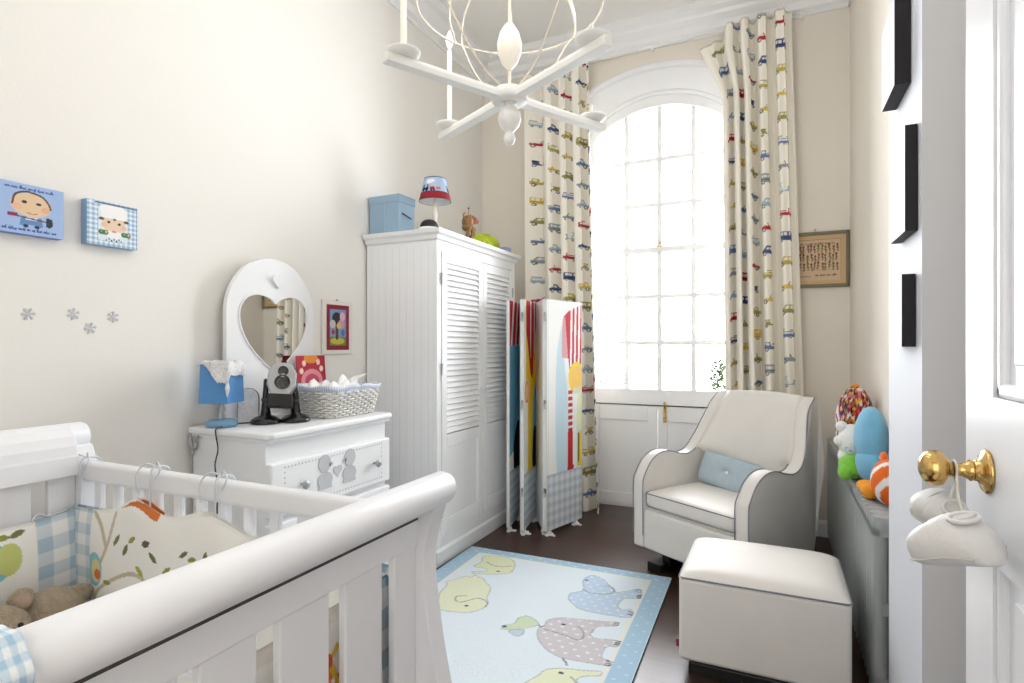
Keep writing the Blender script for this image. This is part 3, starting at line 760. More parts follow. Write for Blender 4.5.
B = Thing('cot_bumper', 'padded cot bumper seen between the slats of the nearest rolled cot end', 'cot bumper', (-.79, .72, .42))
th = .02*np.sin(PI*np.clip(A.Y/.36, .03, .97))**.5
mb = MB(); mb.grid(-.800+th, .36+A.X, .42+A.Y, A.A, flip=True); mb.grid(np.full_like(A.X, -.803), .36+A.X, .42+A.Y, A.A)
B.part('padding', mb, 'print')
# gingham tie round the near end of the roll
A = Art(.30, .05, .003, (240, 240, 238)); A.gingham(0, .30, 0, .05, .024, (232, 238, 242), (158, 190, 214))
t = A.X/.30*2*PI*.98
mb = MB(); rr = .0405+.002*np.sin(t*7)
mb.grid(-.700+rr*np.cos(t), .283+A.Y*.5, .973+rr*np.sin(t), A.A)
o = mb.build('cot_tie', ['print'], off=(-.70, .31, .973)); o.location = (-.70, .31, .973)
s = o.modifiers.new('thick', 'SOLIDIFY'); s.thickness = .004
tag(o, 'blue gingham tie wrapped round the end of the cot roll', 'tie')

# soft toy lying in the cot
T = Thing('plush_bear', 'tan plush bear lying in the cot by the gingham bumper', 'soft toy', (-1.93, .93, .50))
mb = MB(); mb.ball((-1.94, .985, .565), (.075, .085, .075), 24); mb.ball((-1.9, 1.03, .53), (.09, .035, .032), 16); mb.ball((-1.93, 1.045, .60), (.03, .05, .028), 14); mb.ball((-1.88, .95, .54), (.08, .03, .03), 16)
T.part('body', mb, 'tan')
mb = MB(); mb.ball((-1.92, .85, .575), (.075, .072, .07), 24); mb.ball((-1.855, .845, .565), (.03, .035, .03), 14)
hd = T.part('head', mb, 'tan')
for y in (.80, .905):
    mb = MB(); mb.ball((-1.925, y, .64), (.018, .034, .034), 14); e_ = T.part('ear', mb, 'tan', parent=hd)
    mb = MB(); mb.ball((-1.910, y, .64), (.012, .022, .022), 12); mb.build('inner_ear', 'pinkear', e_, off=T.loc)
for y in (.828, .872):
    mb = MB(); mb.ball((-1.853, y, .60), .007, 10); T.part('eye', mb, 'blackmat', parent=hd)
mb = MB(); mb.ball((-1.825, .846, .572), (.008, .012, .008), 10); T.part('nose', mb, 'blackmat', parent=hd)
T.o.location = (-1.925, .895, .447)

# ================================================================== dresser
T = Thing('chest_of_drawers', 'white chest of drawers with heart decoration and round pewter knobs beside the cot', 'chest of drawers', (-2.07, 2.05, 0))
dx0, dx1, dy0, dy1 = -2.30, -1.845, 1.665, 2.44
mb = MB(); mb.box(dx0, dx1-.02, dy0, dy1, .05, .915); mb.box(dx0+.02, dx1-.03, dy0+.02, dy1-.02, 0, .06)
T.part('body', mb, 'white', bevel=.004)
mb = MB(); mb.prism([(dx0-.005, dy0-.022), (dx1+.0, dy0-.022), (dx1+.025, dy0+.0), (dx1+.025, dy1+.0), (dx1, dy1+.022), (dx0-.005, dy1+.022)], lambda a, b, t: (a, b, t), .922, .95)
T.part('top', mb, 'white', bevel=.009, seg=3)
mb = MB(); mb.box(dx0, dx1+.008, dy0-.008, dy1+.008, .905, .923); T.part('moulding', mb, 'white', bevel=.006)
def heads(mb, cy, cz, fx, s=1.0):
    def disc(y, z, ry, rz, n=20):
        mb.prism([(y+ry*math.cos(t), z+rz*math.sin(t)) for t in np.linspace(0, 2*PI, n, endpoint=False)], lambda a, b, t: (t, a, b), fx, fx+.0035)
    for sg in (-1, 1):
        y = cy+sg*.080
        disc(y+sg*.003, cz+.035, .038, .04); disc(y, cz-.038, .046, .036)
        mb.prism([(y-.042, cz-.078), (y+.042, cz-.078), (y+.03, cz-.01), (y-.03, cz-.01)], lambda a, b, t: (t, a, b), fx, fx+.0034)
        disc(y-sg*.036, cz+.026, .012, .01)
    heart = [(cy+.0018*s*16*math.sin(t)**3, cz-.01+.0018*s*(13*math.cos(t)-5*math.cos(2*t)-2*math.cos(3*t)-math.cos(4*t))) for t in np.linspace(0, 2*PI, 28, endpoint=False)]
    mb.prism(heart, lambda a, b, t: (t, a, b), fx, fx+.004)
zs = [(.60, .822), (.345, .575), (.085, .32)]
for i, (za, zb) in enumerate(zs):
    mb = MB(); mb.box(dx1-.03, dx1+.012, dy0+.0, dy1-.0, za, zb)
    d = T.part('drawer', mb, 'white', bevel=.008, seg=3)
    fx = dx1+.012
    if i == 0:
        mb = MB(); heads(mb, 2.045, .738, fx); T.part('applique', mb, 'applique', parent=d)
        mb = MB()
        for k in range(34):
            y = dy0+.07+k*(dy1-dy0-.14)/33
            for z in (za+.028, zb-.022): mb.ball((fx, y, z), (.003, .004, .004), 6)
        for k in range(9):
            z = za+.028+k*(zb-za-.05)/8
            for y in (dy0+.07, dy1-.07): mb.ball((fx, y, z), (.003, .004, .004), 6)
        T.part('dotted_border', mb, 'applique', parent=d)
    else:
        mb = MB()
        for (a, b, c, e_) in ((dy0+.05, dy1-.05, za+.035, za+.041), (dy0+.05, dy1-.05, zb-.041, zb-.035), (dy0+.05, dy0+.056, za+.035, zb-.035), (dy1-.056, dy1-.05, za+.035, zb-.035)): mb.box(fx-.002, fx+.004, a, b, c, e_)
        T.part('beading', mb, 'white', parent=d)
    for y in (dy0+.16, dy1-.13):
        mb = MB(); zk = (za+zb)/2-.0
        mb.lathe([(.006, 0), (.007, .01), (.012, .016), (.018, .022), (.019, .03), (.014, .036), (.001, .038)], n=20, T=Matrix.Translation((fx, y, zk)) @ Matrix.Rotation(PI/2, 4, 'Y'))
        T.part('knob', mb, 'pewter', parent=d)
# carved scroll corner bracket
mb = MB(); mb.tube(smooth_path([(-2.30, dy0-.012, .912), (-2.285, dy0-.02, .88), (-2.27, dy0-.018, .862), (-2.262, dy0-.014, .875), (-2.27, dy0-.016, .885)], 6), .008, 8); mb.tube(smooth_path([(-2.25, dy0-.012, .912), (-2.262, dy0-.016, .895), (-2.28, dy0-.014, .87), (-2.29, dy0-.01, .83)], 6), .006, 8)
T.part('bracket', mb, 'pewter')

# ================================================================== wardrobe
T = Thing('wardrobe', 'tall white wardrobe with two louvred doors and a moulded cornice', 'wardrobe', (-2.07, 3.42, 0))
wx0, wx1, wy0, wy1 = -2.315, -1.80, 2.845, 3.945
mb = MB(); mb.box(wx0, wx1-.030, wy0+.0015, wy1-.0015, .10, 1.93)
mb.box(wx1-.03, wx1, wy0, wy0+.045, .10, 1.93); mb.box(wx1-.03, wx1, wy1-.058, wy1, .10, 1.93); mb.box(wx1-.03, wx1, wy0+.045, wy1-.058, 1.865, 1.93); mb.box(wx1-.03, wx1, wy0+.045, wy1-.058, .10, .165)
T.part('carcass', mb, 'white', bevel=.003)
mb = MB()
for i in range(9):
    x = wx0+.04+i*.052; mb.box(x-.001, x+.001, wy0+.0006, wy0+.003, .12, 1.90)
T.part('tongue_grooves', mb, 'vgroove')
pf = [(0, 0), (.012, .008), (.016, .028), (.034, .04), (.04, .062), (.0, .062)]
mb = MB(); n = len(pf)
path = [(wx0, wy0), (wx1, wy0), (wx1, wy1), (wx0, wy1)]; off = [(0, -1), (1, -1), (1, 1), (0, 1)]
vs = [(px+ox*a, py+oy*a, 1.925+b) for (px, py), (ox, oy) in zip(path, off) for a, b in pf]
fs = [(i*n+j, i*n+(j+1) % n, (i+1)*n+(j+1) % n, (i+1)*n+j) for i in range(3) for j in range(n)]
mb.add(vs, fs); mb.box(wx0, wx1+.038, wy0-.038, wy1+.038, 1.978, 1.988)
T.part('cornice', mb, 'white')
mb = MB(); mb.prism([(0, 0), (.02, 0), (.02, .085), (.012, .1), (0, .12)], lambda a, b, t: (wx1-.02+a+.008, t, b), wy0-.012, wy1+.012)
mb.box(wx0, wx1, wy0-.012, wy0, 0, .1); mb.box(wx0, wx1, wy1, wy1+.012, 0, .1)
T.part('plinth', mb, 'white', bevel=.003)
for (a, b) in ((wy0+.048, 3.412), (3.418, wy1-.060)):
    mb = MB(); s = .056; fx = wx1+.006
    z0, zm0, zm1, z1 = .168, .70, .765, 1.862
    mb.box(fx-.022, fx, a, a+s, z0, z1); mb.box(fx-.022, fx, b-s, b, z0, z1)
    for za, zb in ((z0, z0+.075), (zm0, zm1), (z1-.06, z1)): mb.box(fx-.022, fx, a+s, b-s, za, zb)
    d = T.part('door', mb, 'white', bevel=.003)
    mb = MB(); nL = 30
    for i in range(nL):
        z = zm1+.006+(z1-.06-zm1-.004)*(i+.5)/nL
        q = [(fx-.020, z+.019), (fx-.016, z+.021), (fx-.001, z-.014), (fx-.005, z-.017)]
        mb.prism(q, lambda x, zz, t: (x, t, zz), a+s, b-s)
    T.part('louvres', mb, 'white', parent=d)
    mb = MB(); mb.box(fx-.016, fx-.010, a+s-.005, b-s+.005, z0+.07, zm0+.005); 
    T.part('panel', mb, 'white', parent=d)
    mb = MB()
    for (p, q, c, e_) in ((a+s, b-s, z0+.075, z0+.09), (a+s, b-s, zm0-.015, zm0), (a+s, a+s+.015, z0+.09, zm0-.015), (b-s-.015, b-s, z0+.09, zm0-.015)): mb.box(fx-.012, fx-.003, p, q, c, e_)
    T.part('beading', mb, 'white', parent=d, bevel=.003)
    hy = a-.004 if a < 3.2 else b+.004
    for z in (.30, 1.16, 1.70):
        mb = MB(); mb.tube([(fx+.002, hy, z-.035), (fx+.002, hy, z+.035)], .006, 8); T.part('hinge', mb, 'steel', parent=d)
    ky = b-.028 if a < 3.2 else a+.028
    mb = MB(); mb.lathe([(.007, 0), (.006, .012), (.013, .02), (.014, .028), (.001, .034)], n=16, T=Matrix.Translation((fx, ky, 1.02)) @ Matrix.Rotation(PI/2, 4, 'Y')); T.part('knob', mb, 'white', parent=d)

# ================================================================== glider armchair
rz = math.atan2(-.53, .848)
T = Thing('glider_armchair', 'cream upholstered glider armchair with slate piping, one shade-toned side and sloping wings', 'armchair', (-.437, 3.15, 0), rz)
# local frame: x across (left to right seen from the front), y towards the back, front edge y=0
side = smooth_path([(.0, .13), (.0, .30), (.0, .50), (.018, .555), (.07, .625), (.14, .665), (.22, .672), (.31, .650), (.39, .640), (.46, .668), (.525, .75), (.58, .86), (.632, .95), (.70, 1.012)], 6)
back = smooth_path([(.70, 1.012), (.745, 1.0), (.735, .9), (.68, .6), (.61, .3), (.56, .13)], 5)
outline = side+back[1:]
def shift(y, z):   # the wings close in towards the top of the back
    t = max(0.0, min(1.0, (z-.62)/.40)); return .066*t*t*(3-2*t)*(1 if y > .38 else max(0, (y-.30)/.08))
for sg in (-1, 1):
    n = len(outline)
    vs = []
    for xo in (.38, .305):
        for y, z in outline: vs.append((sg*(xo-shift(y, z)), y, z))
    fs = [tuple(range(n)), tuple(range(n, 2*n))[::-1]]
    mb = MB()
    ns = len(side)
    # outer face of one side greyed for its shade, inner face and top edge (cream)
    mb.add(vs, [fs[0]], 1 if sg > 0 else 0); mb.add(vs, [fs[1]], 0)
    mb.add(vs, [(i, (i+1) % n, (i+1) % n+n, i+n) for i in range(n)], 0)
    import bmesh
    o = T.part('side', mb, ['cream', 'creamshade'], local=True)
    bm = bmesh.new(); bm.from_mesh(o.data); bmesh.ops.remove_doubles(bm, verts=bm.verts, dist=1e-5)
    bmesh.ops.recalc_face_normals(bm, faces=bm.faces); bm.to_mesh(o.data); bm.free()
    b = o.modifiers.new('bevel', 'BEVEL'); b.width = .012; b.segments = 3; b.angle_limit = R(50)
    for p in o.data.polygons: p.use_smooth = len(p.vertices) == 4
    for xo in (.3805, .3045):
        ln = side[3:] if xo > .35 else side[3:-24]
        mb = MB(); mb.tube([(sg*(xo-shift(y, z)), y, z) for y, z in ln], .0032, 6); T.part('piping', mb, 'piping', local=True)
# curved back with its flat outer shell
mb = MB()
bp = smooth_path([(.50, .34), (.515, .44), (.535, .56), (.575, .70), (.612, .82), (.648, .92), (.695, 1.003), (.722, 1.016)], 5); bo = smooth_path([(.745, 1.0), (.735, .9), (.68, .6), (.61, .3), (.575, .2)], 5)
pl = bp+bo; nn = 17
vs = []
for i in range(nn):
    t = -1+2*i/(nn-1)
    for y, z in pl:
        hw = .312-shift(.6, z); bow = (1-t*t)
        inner_ = (y, z) in bp
        ye = np.interp(z, [.60, .668, .75, .86, .95, 1.012, 1.03], [y, .466, .525, .58, .632, .70, .71])-.002
        wg = abs(t)**3 if inner_ and z > .60 else 0
        vs.append((t*hw, (y+(.012*bow if inner_ else 0))*(1-wg)+ye*wg, z+(.012*bow if z > .99 else 0)))
L = len(pl)
fs = [(i*L+j, i*L+(j+1) % L, (i+1)*L+(j+1) % L, (i+1)*L+j) for i in range(nn-1) for j in range(L)]
fs += [tuple(range(L))[::-1], tuple(range((nn-1)*L, nn*L))]
mb.add(vs, fs, 0, smooth=True)
T.part('backrest', mb, 'cream', local=True)
mb = MB(); mb.box(-.306, .306, .006, .56, .13, .352); T.part('front_rail', mb, 'cream', local=True, bevel=.012, seg=3)
mb = MB(); mb.box(-.303, .303, .03, .50, .345, .366); T.part('deck', mb, 'creamshade', local=True)  # grey tone stands for the shadow line under the seat cushion
mb = MB(); mb.ball((0, .268, .416), (.303, .262, .055), 56, e=16, e2=5); cu = T.part('seat_cushion', mb, 'cream', local=True)
mb = MB()
for z in (.449,): 
    mb.tube([(-.297, .50, z), (-.297, .02, z), (-.288, .009, z), (.288, .009, z), (.297, .02, z), (.297, .50, z)], .0032, 6)
T.part('piping', mb, 'piping', local=True, parent=cu)
mb = MB(); mb.box(-.20, .20, .12, .50, .075, .13); mb.box(-.25, -.19, .10, .52, .03, .09); mb.box(.19, .25, .10, .52, .03, .09)
for x in (-.25, .22): mb.box(x-.05, x+.05, .03, .56, .0, .05)
mb.box(-.2, .2, .28, .33, .03, .075)
T.part('glider_base', mb, 'baseblack', local=True, bevel=.005)
# small lumbar cushion
P = Matrix.Translation((-.437, 3.15, 0)) @ Matrix.Rotation(rz, 4, 'Z') @ Matrix.Translation((-.05, .445, .552)) @ Matrix.Rotation(R(-20), 4, 'X') @ Matrix.Rotation(R(5), 4, 'Y')
T2 = Thing('lumbar_cushion', 'small pale blue buttoned cushion leaning on the armchair backrest', 'cushion', tuple(P @ Vector((0, 0, -.075))))
mb = MB(); nx, nz = 33, 21
U, V = np.meshgrid(np.linspace(-1, 1, nx), np.linspace(-1, 1, nz))
puff = .046*np.power(np.clip((1-U**4)*(1-V**4), 0, 1), .5)*(1-.55*np.exp(-(U**2+V**2*.5)/.02))*(1-.12*np.exp(-(U*.6)**2/.05))
xs = U*.205*(1-.05*(1-U*U)*V*V*0-.03*V**2); zs_ = V*.098*(1-.06*U**2)
for sg in (-1, 1): mb.grid(xs, sg*puff, zs_, flip=sg > 0)
cu = T2.part('cover', mb, 'bluecush', T=P)
mb = MB(); mb.ball((0, -.026, 0), (.011, .007, .011), 14); T2.part('button', mb, 'papers', T=P)
mb = MB(); edge = [(math.copysign(abs(math.cos(t))**.25, math.cos(t))*.201, 0, math.copysign(abs(math.sin(t))**.25, math.sin(t))*.094) for t in np.linspace(0, 2*PI, 60, endpoint=False)]
mb.tube(edge, .003, 6, closed=True); T2.part('seam', mb, 'bluecush', T=P)

# ================================================================== ottoman
T = Thing('ottoman', 'cream padded ottoman with slate piping on a black base in front of the radiator', 'ottoman', (-.05, 2.53, 0))
ox0, ox1, oy0, oy1 = -.342, .245, 2.292, 2.772
mb = MB(); mb.box(ox0, ox1, oy0, oy1, .075, .398); T.part('body', mb, 'cream', bevel=.016, seg=3)
mb = MB(); nx, ny = 33, 29
U, V = np.meshgrid(np.linspace(-1, 1, nx), np.linspace(-1, 1, ny))
dome = .395+.038*np.power(np.clip((1-U**8)*(1-V**8), 0, 1), .6)+.008*(1-U*U)*(1-V*V)
mb.grid((ox0+ox1)/2+U*(ox1-ox0)/2, (oy0+oy1)/2+V*(oy1-oy0)/2, dome); T.part('padded_top', mb, 'cream')
mb = MB(); mb.tube([(ox0, oy0+.012, .397), (ox0+.012, oy0, .397), (ox1-.012, oy0, .397), (ox1, oy0+.012, .397), (ox1, oy1-.012, .397), (ox1-.012, oy1, .397), (ox0+.012, oy1, .397), (ox0, oy1-.012, .397)], .0032, 6, closed=True); T.part('piping', mb, 'piping')
mb = MB(); mb.box(ox0+.05, ox1-.05, oy0+.05, oy1-.05, .045, .08); mb.box(ox0+.03, ox1-.03, oy0+.05, oy0+.11, 0, .048); mb.box(ox0+.03, ox1-.03, oy1-.11, oy1-.05, 0, .048); T.part('glider_base', mb, 'baseblack', bevel=.004)
mb = MB(); mb.box(ox0-.012, ox0+.002, oy0+.02, oy0+.032, .115, .145); T.part('brand_tag', mb, 'tyre')

# ================================================================== radiator
T = Thing('radiator', 'long grey column radiator with fluted front along the wall', 'radiator', (.38, 3.29, 0))
rx0, rx1, ry0, ry1 = .31, .440, 2.335, 4.255
NS = 32; p = (ry1-ry0)/NS
mb = MB()
hw = p*.46
def colshape(xa, xb):
    r = hw
    return [(xa+r-r*math.cos(t)*1.0, r*math.sin(t)) for t in np.linspace(-PI/2, PI/2, 9)]+[(xb-r+r*math.cos(t), r*math.sin(t)) for t in np.linspace(PI/2, -PI/2, 9)]
for i in range(NS):
    mb = MB(); y = ry0+p*(i+.5)
    for xa, xb, za, zb in ((rx0, rx0+.052, .09, .66), (rx1-.052, rx1, .09, .66)):
        mb.prism(colshape(xa, xb), lambda a, b, t: (a, y+b, t), za, zb)
    mb.prism(colshape(rx0, rx1), lambda a, b, t: (a, y+b, t), .635, .70); mb.prism(colshape(rx0, rx1), lambda a, b, t: (a, y+b, t), .075, .14); mb.prism(colshape(rx0, rx1), lambda a, b, t: (a, y+b*.96, t), .36, .40)
    T.part('section', mb, 'radiator', bevel=.006, seg=2)
mb = MB(); mb.tube([(.375, ry0+.01, .665), (.375, ry1-.01, .665)], .022, 12); mb.tube([(.375, ry0+.01, .11), (.375, ry1-.01, .11)], .022, 12); T.part('header_pipe', mb, 'radslot')
mb = MB()
for y in (ry0+.06, ry1-.06): mb.box(rx0+.02, rx1-.01, y-.02, y+.02, 0, .08)
T.part('foot', mb, 'radiator', bevel=.006)
mb = MB(); mb.tube([(.375, ry1+.005, .11), (.375, ry1+.04, .11), (.375, ry1+.05, .09), (.375, ry1+.05, 0)], .011, 10); mb.lathe([(.02, 0), (.022, .03), (.016, .05), (.001, .055)], (.375, ry1+.05, .10), 14); T.part('valve', mb, 'steel')
# ================================================================== things on the chest of drawers
# arched mirror with a heart shaped glass
T = Thing('dressing_mirror', 'white arched dressing mirror with a heart shaped glass on the chest of drawers', 'mirror', (-2.27, 2.072, .95))
cy, hw = 2.072, .272
ol = [(cy-hw, .952)]+[(cy-hw*math.cos(t), 1.455+.278*math.sin(t)) for t in np.linspace(0, PI, 32)]+[(cy+hw, .952)]
mb = MB(); mb.prism(ol, lambda a, b, t: (t, a, b), -2.288, -2.262); T.part('board', mb, 'white', bevel=.005, seg=3)
def heart(c, z0, w, h, n=6):
    hf = [(0, .895), (.10, .97), (.26, 1.0), (.41, .94), (.495, .78), (.475, .56), (.37, .34), (.21, .15), (.07, .025)]
    q = smooth_path(hf+[(0, 0)], n)+[(-a, b) for a, b in smooth_path(hf+[(0, 0)], n)[::-1][1:-1]]
    return [(c+a*w, z0+b*h) for a, b in q]
hp = heart(cy+.008, 1.178, .425, .372)
mb = MB(); mb.prism(hp, lambda a, b, t: (t, a, b), -2.264, -2.2605); T.part('glass', mb, 'mirror')
mb = MB(); mb.tube([(-2.261, a, b) for a, b in hp], .005, 8, closed=True); T.part('heart_rim', mb, 'white')
hs = heart(2.09, 1.588, .072, .066, 3)
mb = MB(); mb.prism(hs, lambda a, b, t: (t, a, b), -2.264, -2.245); T.part('heart_knob', mb, 'white', bevel=.005, seg=3)
mb = MB(); mb.box(-2.297, -2.235, cy-hw+.01, cy+hw-.01, .9505, .968); T.part('foot', mb, 'white', bevel=.004)

# blue lamp with a foil scarf thrown over the shade
lx, ly = -2.178, 1.712
T = Thing('bedside_lamp', 'small blue lamp with a glass stem and square shade at the dresser edge', 'lamp', (lx, ly, .95), R(20))
mb = MB(); mb.lathe([(.001, .0005), (.060, .001), (.064, .012), (.060, .024), (.05, .032), (.015, .035), (.001, .036)], n=32); T.part('base', mb, 'bluelampbase', local=True)
mb = MB(); mb.lathe([(.012, .034), (.018, .045), (.010, .06), (.016, .075), (.010, .09), (.012, .12)], n=20); T.part('stem', mb, 'glassrod', local=True)
mb = MB()
a, b = .064, .060
vs = [(sx*a, sy*a, .105) for sx, sy in ((-1, -1), (1, -1), (1, 1), (-1, 1))]+[(sx*b, sy*b, .275) for sx, sy in ((-1, -1), (1, -1), (1, 1), (-1, 1))]
mb.add(vs, [(0, 1, 5, 4), (1, 2, 6, 5), (2, 3, 7, 6), (3, 0, 4, 7)])
o = T.part('lamp_shade', mb, 'bluelamp', local=True); s = o.modifiers.new('thick', 'SOLIDIFY'); s.thickness = .003
mb = MB(); mb.tube([(-.06, 0, .26), (.06, 0, .26)], .002, 6); mb.tube([(0, -.06, .26), (0, .06, .26)], .002, 6); mb.tube([(0, 0, .12), (0, 0, .262)], .004, 8); T.part('shade_ring', mb, 'steel', local=True)
T = Thing('foil_scarf', 'crinkled silver white lace cloth draped over the blue lamp shade', 'cloth', (lx, ly, 1.226), R(20))
nx = 46; U, V = np.meshgrid(np.linspace(-.064, .125, nx), np.linspace(-.155, .064, nx))
def drape(U, V):
    ax = np.clip(np.abs(U)-.062, 0, None); ay = np.clip(np.abs(V)-.062, 0, None)*np.clip((U+.05)/.08, .12, 1)
    X = np.sign(U)*np.minimum(np.abs(U), .0645+ax*.12); Y = np.sign(V)*np.minimum(np.abs(V), .0645+ay*.12)
    return X, Y, .006-(ax+ay)*.95
X, Y_, Z_ = drape(U, V)
edge = 1
nz_ = RNG.rand(nx, nx)*.009+.006*np.sin(U*120)*np.sin(V*100)
mb = MB(); mb.grid(X*(1+.05*np.sin(V*90)), Y_*(1+.05*np.sin(U*80)), Z_+nz_*.6-.002)
o = T.part('cloth', mb, 'foil', local=True); s = o.modifiers.new('thick', 'SOLIDIFY'); s.thickness = .002; s.offset = 1
# embossed silver frame
T = Thing('photo_frame', 'small arched silver embossed frame with a black edge beside the blue lamp', 'picture frame', (-2.195, 1.862, .95), R(38))
ol = [(-.043, .002), (.043, .002), (.043, .10)]+[(.043*math.cos(t), .11+.045*math.sin(t)) for t in np.linspace(0, PI, 16)]+[(-.043, .10)]
mb = MB(); mb.prism(ol, lambda a, b, t: (a, t, b), -.006, .006); T.part('embossed_face', mb, 'silverframe', local=True, bevel=.002)
mb = MB(); mb.prism([(a*1.08, b*1.01) for a, b in ol], lambda a, b, t: (a, t, b), .004, .012); bk = T.part('backing', mb, 'blackmat', local=True)
mb = MB(); mb.box(-.012, .012, .010, .06, .001, .006); mb.tube([(0, .012, .09), (0, .058, .004)], .004, 6); T.part('strut', mb, 'blackmat', local=True)
# baby monitor camera
T = Thing('monitor_camera', 'silver and black twin lens nursery camera standing on two black bell feet', 'camera', (-2.06, 1.922, .95), R(42)); T.o.scale = (1.13, 1.13, 1.13)
for x, y in ((-.052, -.02), (.058, .005)):
    mb = MB(); mb.lathe([(.001, .0005), (.056, .001), (.059, .006), (.055, .016), (.040, .026), (.021, .034), (.0165, .06), (.012, .11), (.007, .175), (.001, .18)], (x, y, 0), 32)
    T.part('foot', mb, 'black', local=True)
Tt = Matrix.Translation((.004, -.02, .105)) @ Matrix.Rotation(R(-12), 4, 'X') @ Matrix.Rotation(R(4), 4, 'Y')
oct_ = [(-.034, .0), (-.055, .045), (-.052, .10), (-.028, .135), (.028, .135), (.052, .10), (.055, .045), (.034, .0)]
mb = MB(); mb.prism(oct_, lambda a, b, t: (a, t, b), -.035, .03, T=Tt); bd = T.part('body', mb, 'silver', local=True, bevel=.008, seg=3)
for z, r in ((.10, .020), (.055, .030)):
    Tl = Tt @ Matrix.Translation((.004, -.035, z)) @ Matrix.Rotation(PI/2, 4, 'X')
    mb = MB(); mb.lathe([(r, -.002), (r, .004), (r*.82, .006), (r*.8, .003), (r*.55, .002), (.001, .006)], n=28, T=Tl); T.part('lens', mb, 'lens', local=True, parent=bd)
    mb = MB(); mb.lathe([(r+.004, -.002), (r+.004, .003), (r+.0005, .004), (r, -.002)], n=28, T=Tl); T.part('lens_ring', mb, 'steel', local=True, parent=bd)
mb = MB(); mb.prism([(-.05, -.045), (.05, -.045), (.046, .01), (-.046, .01)], lambda a, b, t: (a, t, b), -.04, .025, T=Tt); T.part('lower_body', mb, 'blackmat', local=True, bevel=.008)
mb = MB(); mb.tube([(0, 0, .133), (0, 0, .146)], .011, 12, T=Tt); mb.box(-.07, .07, -.012, .012, -.02, -.01, T=Tt); T.part('bracket', mb, 'black', local=True)
mb = MB(); mb.tube(smooth_path([(-2.10, 1.87, .956), (-2.15, 1.80, .956), (-2.135, 1.70, .957), (-2.118, 1.640, .954), (-2.115, 1.634, .93), (-2.10, 1.632, .87), (-2.12, 1.634, .80), (-2.10, 1.632, .72), (-2.108, 1.634, .60), (-2.1, 1.635, .45)], 8), .0028, 8)
o = mb.build('power_cable', 'cable'); tag(o, 'black cable trailing over the dresser edge and down its side', 'cable')

# wicker basket with a gingham lining
bx0, bx1, by0, by1 = -2.16, -1.915, 2.10, 2.43; bz = .951
T = Thing('wicker_basket', 'white wicker basket with blue gingham lining on the chest of drawers', 'basket', ((bx0+bx1)/2, (by0+by1)/2, .95))
cx_, cy_ = (bx0+bx1)/2, (by0+by1)/2
def rectpath(t, grow):
    hx, hy = (bx1-bx0)/2+grow, (by1-by0)/2+grow; e = 7
    return cx_+hx*math.copysign(abs(math.cos(t))**(2/e), math.cos(t)), cy_+hy*math.copysign(abs(math.sin(t))**(2/e), math.sin(t))
NP = 88
def even(grow):
    raw = [rectpath(t, grow) for t in np.linspace(0, 2*PI, 721)]
    P = np.array(raw); d = np.r_[0, np.cumsum(np.hypot(*np.diff(P, axis=0).T))]
    s = np.linspace(0, d[-1], NP, endpoint=False)
    return np.c_[np.interp(s, d, P[:, 0]), np.interp(s, d, P[:, 1])]
mb = MB(); rows = 11
for r in range(rows):
    z = bz+.008+r*.0114; g = .024*r/rows; E = even(g)
    pts = []
    for i in range(NP):
        p = E[i]; q = E[(i+1) % NP]-E[i-1]; n_ = np.array([q[1], -q[0]])/max(1e-9, np.hypot(*q))
        w = .0056*(1 if ((i//2)+r) % 2 else -1)
        pts.append((p[0]+n_[0]*w, p[1]+n_[1]*w, z))
    mb.tube(pts, .0054, 5, closed=True)
E0 = even(0); E1 = even(.026)
for i in range(1, NP, 2): mb.tube([(E0[i][0], E0[i][1], bz), (E1[i][0], E1[i][1], bz+.13)], .003, 5)
mb.prism([tuple(p) for p in even(-.004)], lambda a, b, t: (a, b, t), bz, bz+.006)
T.part('weave', mb, 'wicker')
A = Art(1.25, .055, .003, (238, 238, 242)); A.gingham(0, 1.25, 0, .055, .012, (238, 239, 244), (166, 178, 212))
E = even(.034); nn = A.nx; P = np.r_[E, E[:1]]; ti = np.linspace(0, NP, nn); px_ = np.interp(ti, np.arange(NP+1), P[:, 0]); py_ = np.interp(ti, np.arange(NP+1), P[:, 1])
vx = px_-cx_; vy = py_-cy_; L = np.hypot(vx, vy)
f = (A.Y/.055); bul = .004*np.sin(f*PI)+.003*np.sin(A.X*60)
mb = MB(); mb.grid(cx_+vx[None]*(1+(bul-.004*(1-f))/L), cy_+vy[None]*(1+(bul-.004*(1-f))/L), bz+.134+.022*f+.005*np.sin(A.X*38), A.A)
g2 = np.linspace(0, 1, 5)[:, None]
mb.grid(cx_+vx[None]*(1-.24*g2)+0*g2, cy_+vy[None]*(1-.24*g2), bz+.156-.10*g2+.004*np.sin(A.X[:1]*38), np.repeat(A.A[-1:], 5, 0))
o = T.part('gingham_lining', mb, 'print'); s = o.modifiers.new('thick', 'SOLIDIFY'); s.thickness = .002
T = Thing('folded_muslin', 'crumpled white cloths and papers heaped in the wicker basket', 'cloth', (cx_, cy_, 1.0))
nx = 40; U, V = np.meshgrid(np.linspace(-1, 1, nx), np.linspace(-1, 1, nx))
hgt = 1.090+.03*np.sin(U*5+1)*np.sin(V*4)+.018*np.sin(U*11+V*7)+.01*RNG.rand(nx, nx)+.02*np.exp(-((U-.2)**2+(V-.3)**2)/.2)
ed = np.clip((1-np.maximum(np.abs(U), np.abs(V)))*4, 0, 1)
mb = MB(); mb.grid(cx_+U*.118, cy_+V*.160, 1.02+(hgt-1.02)*ed); o = T.part('cloth', mb, 'papers'); s = o.modifiers.new('thick', 'SOLIDIFY'); s.thickness = .003
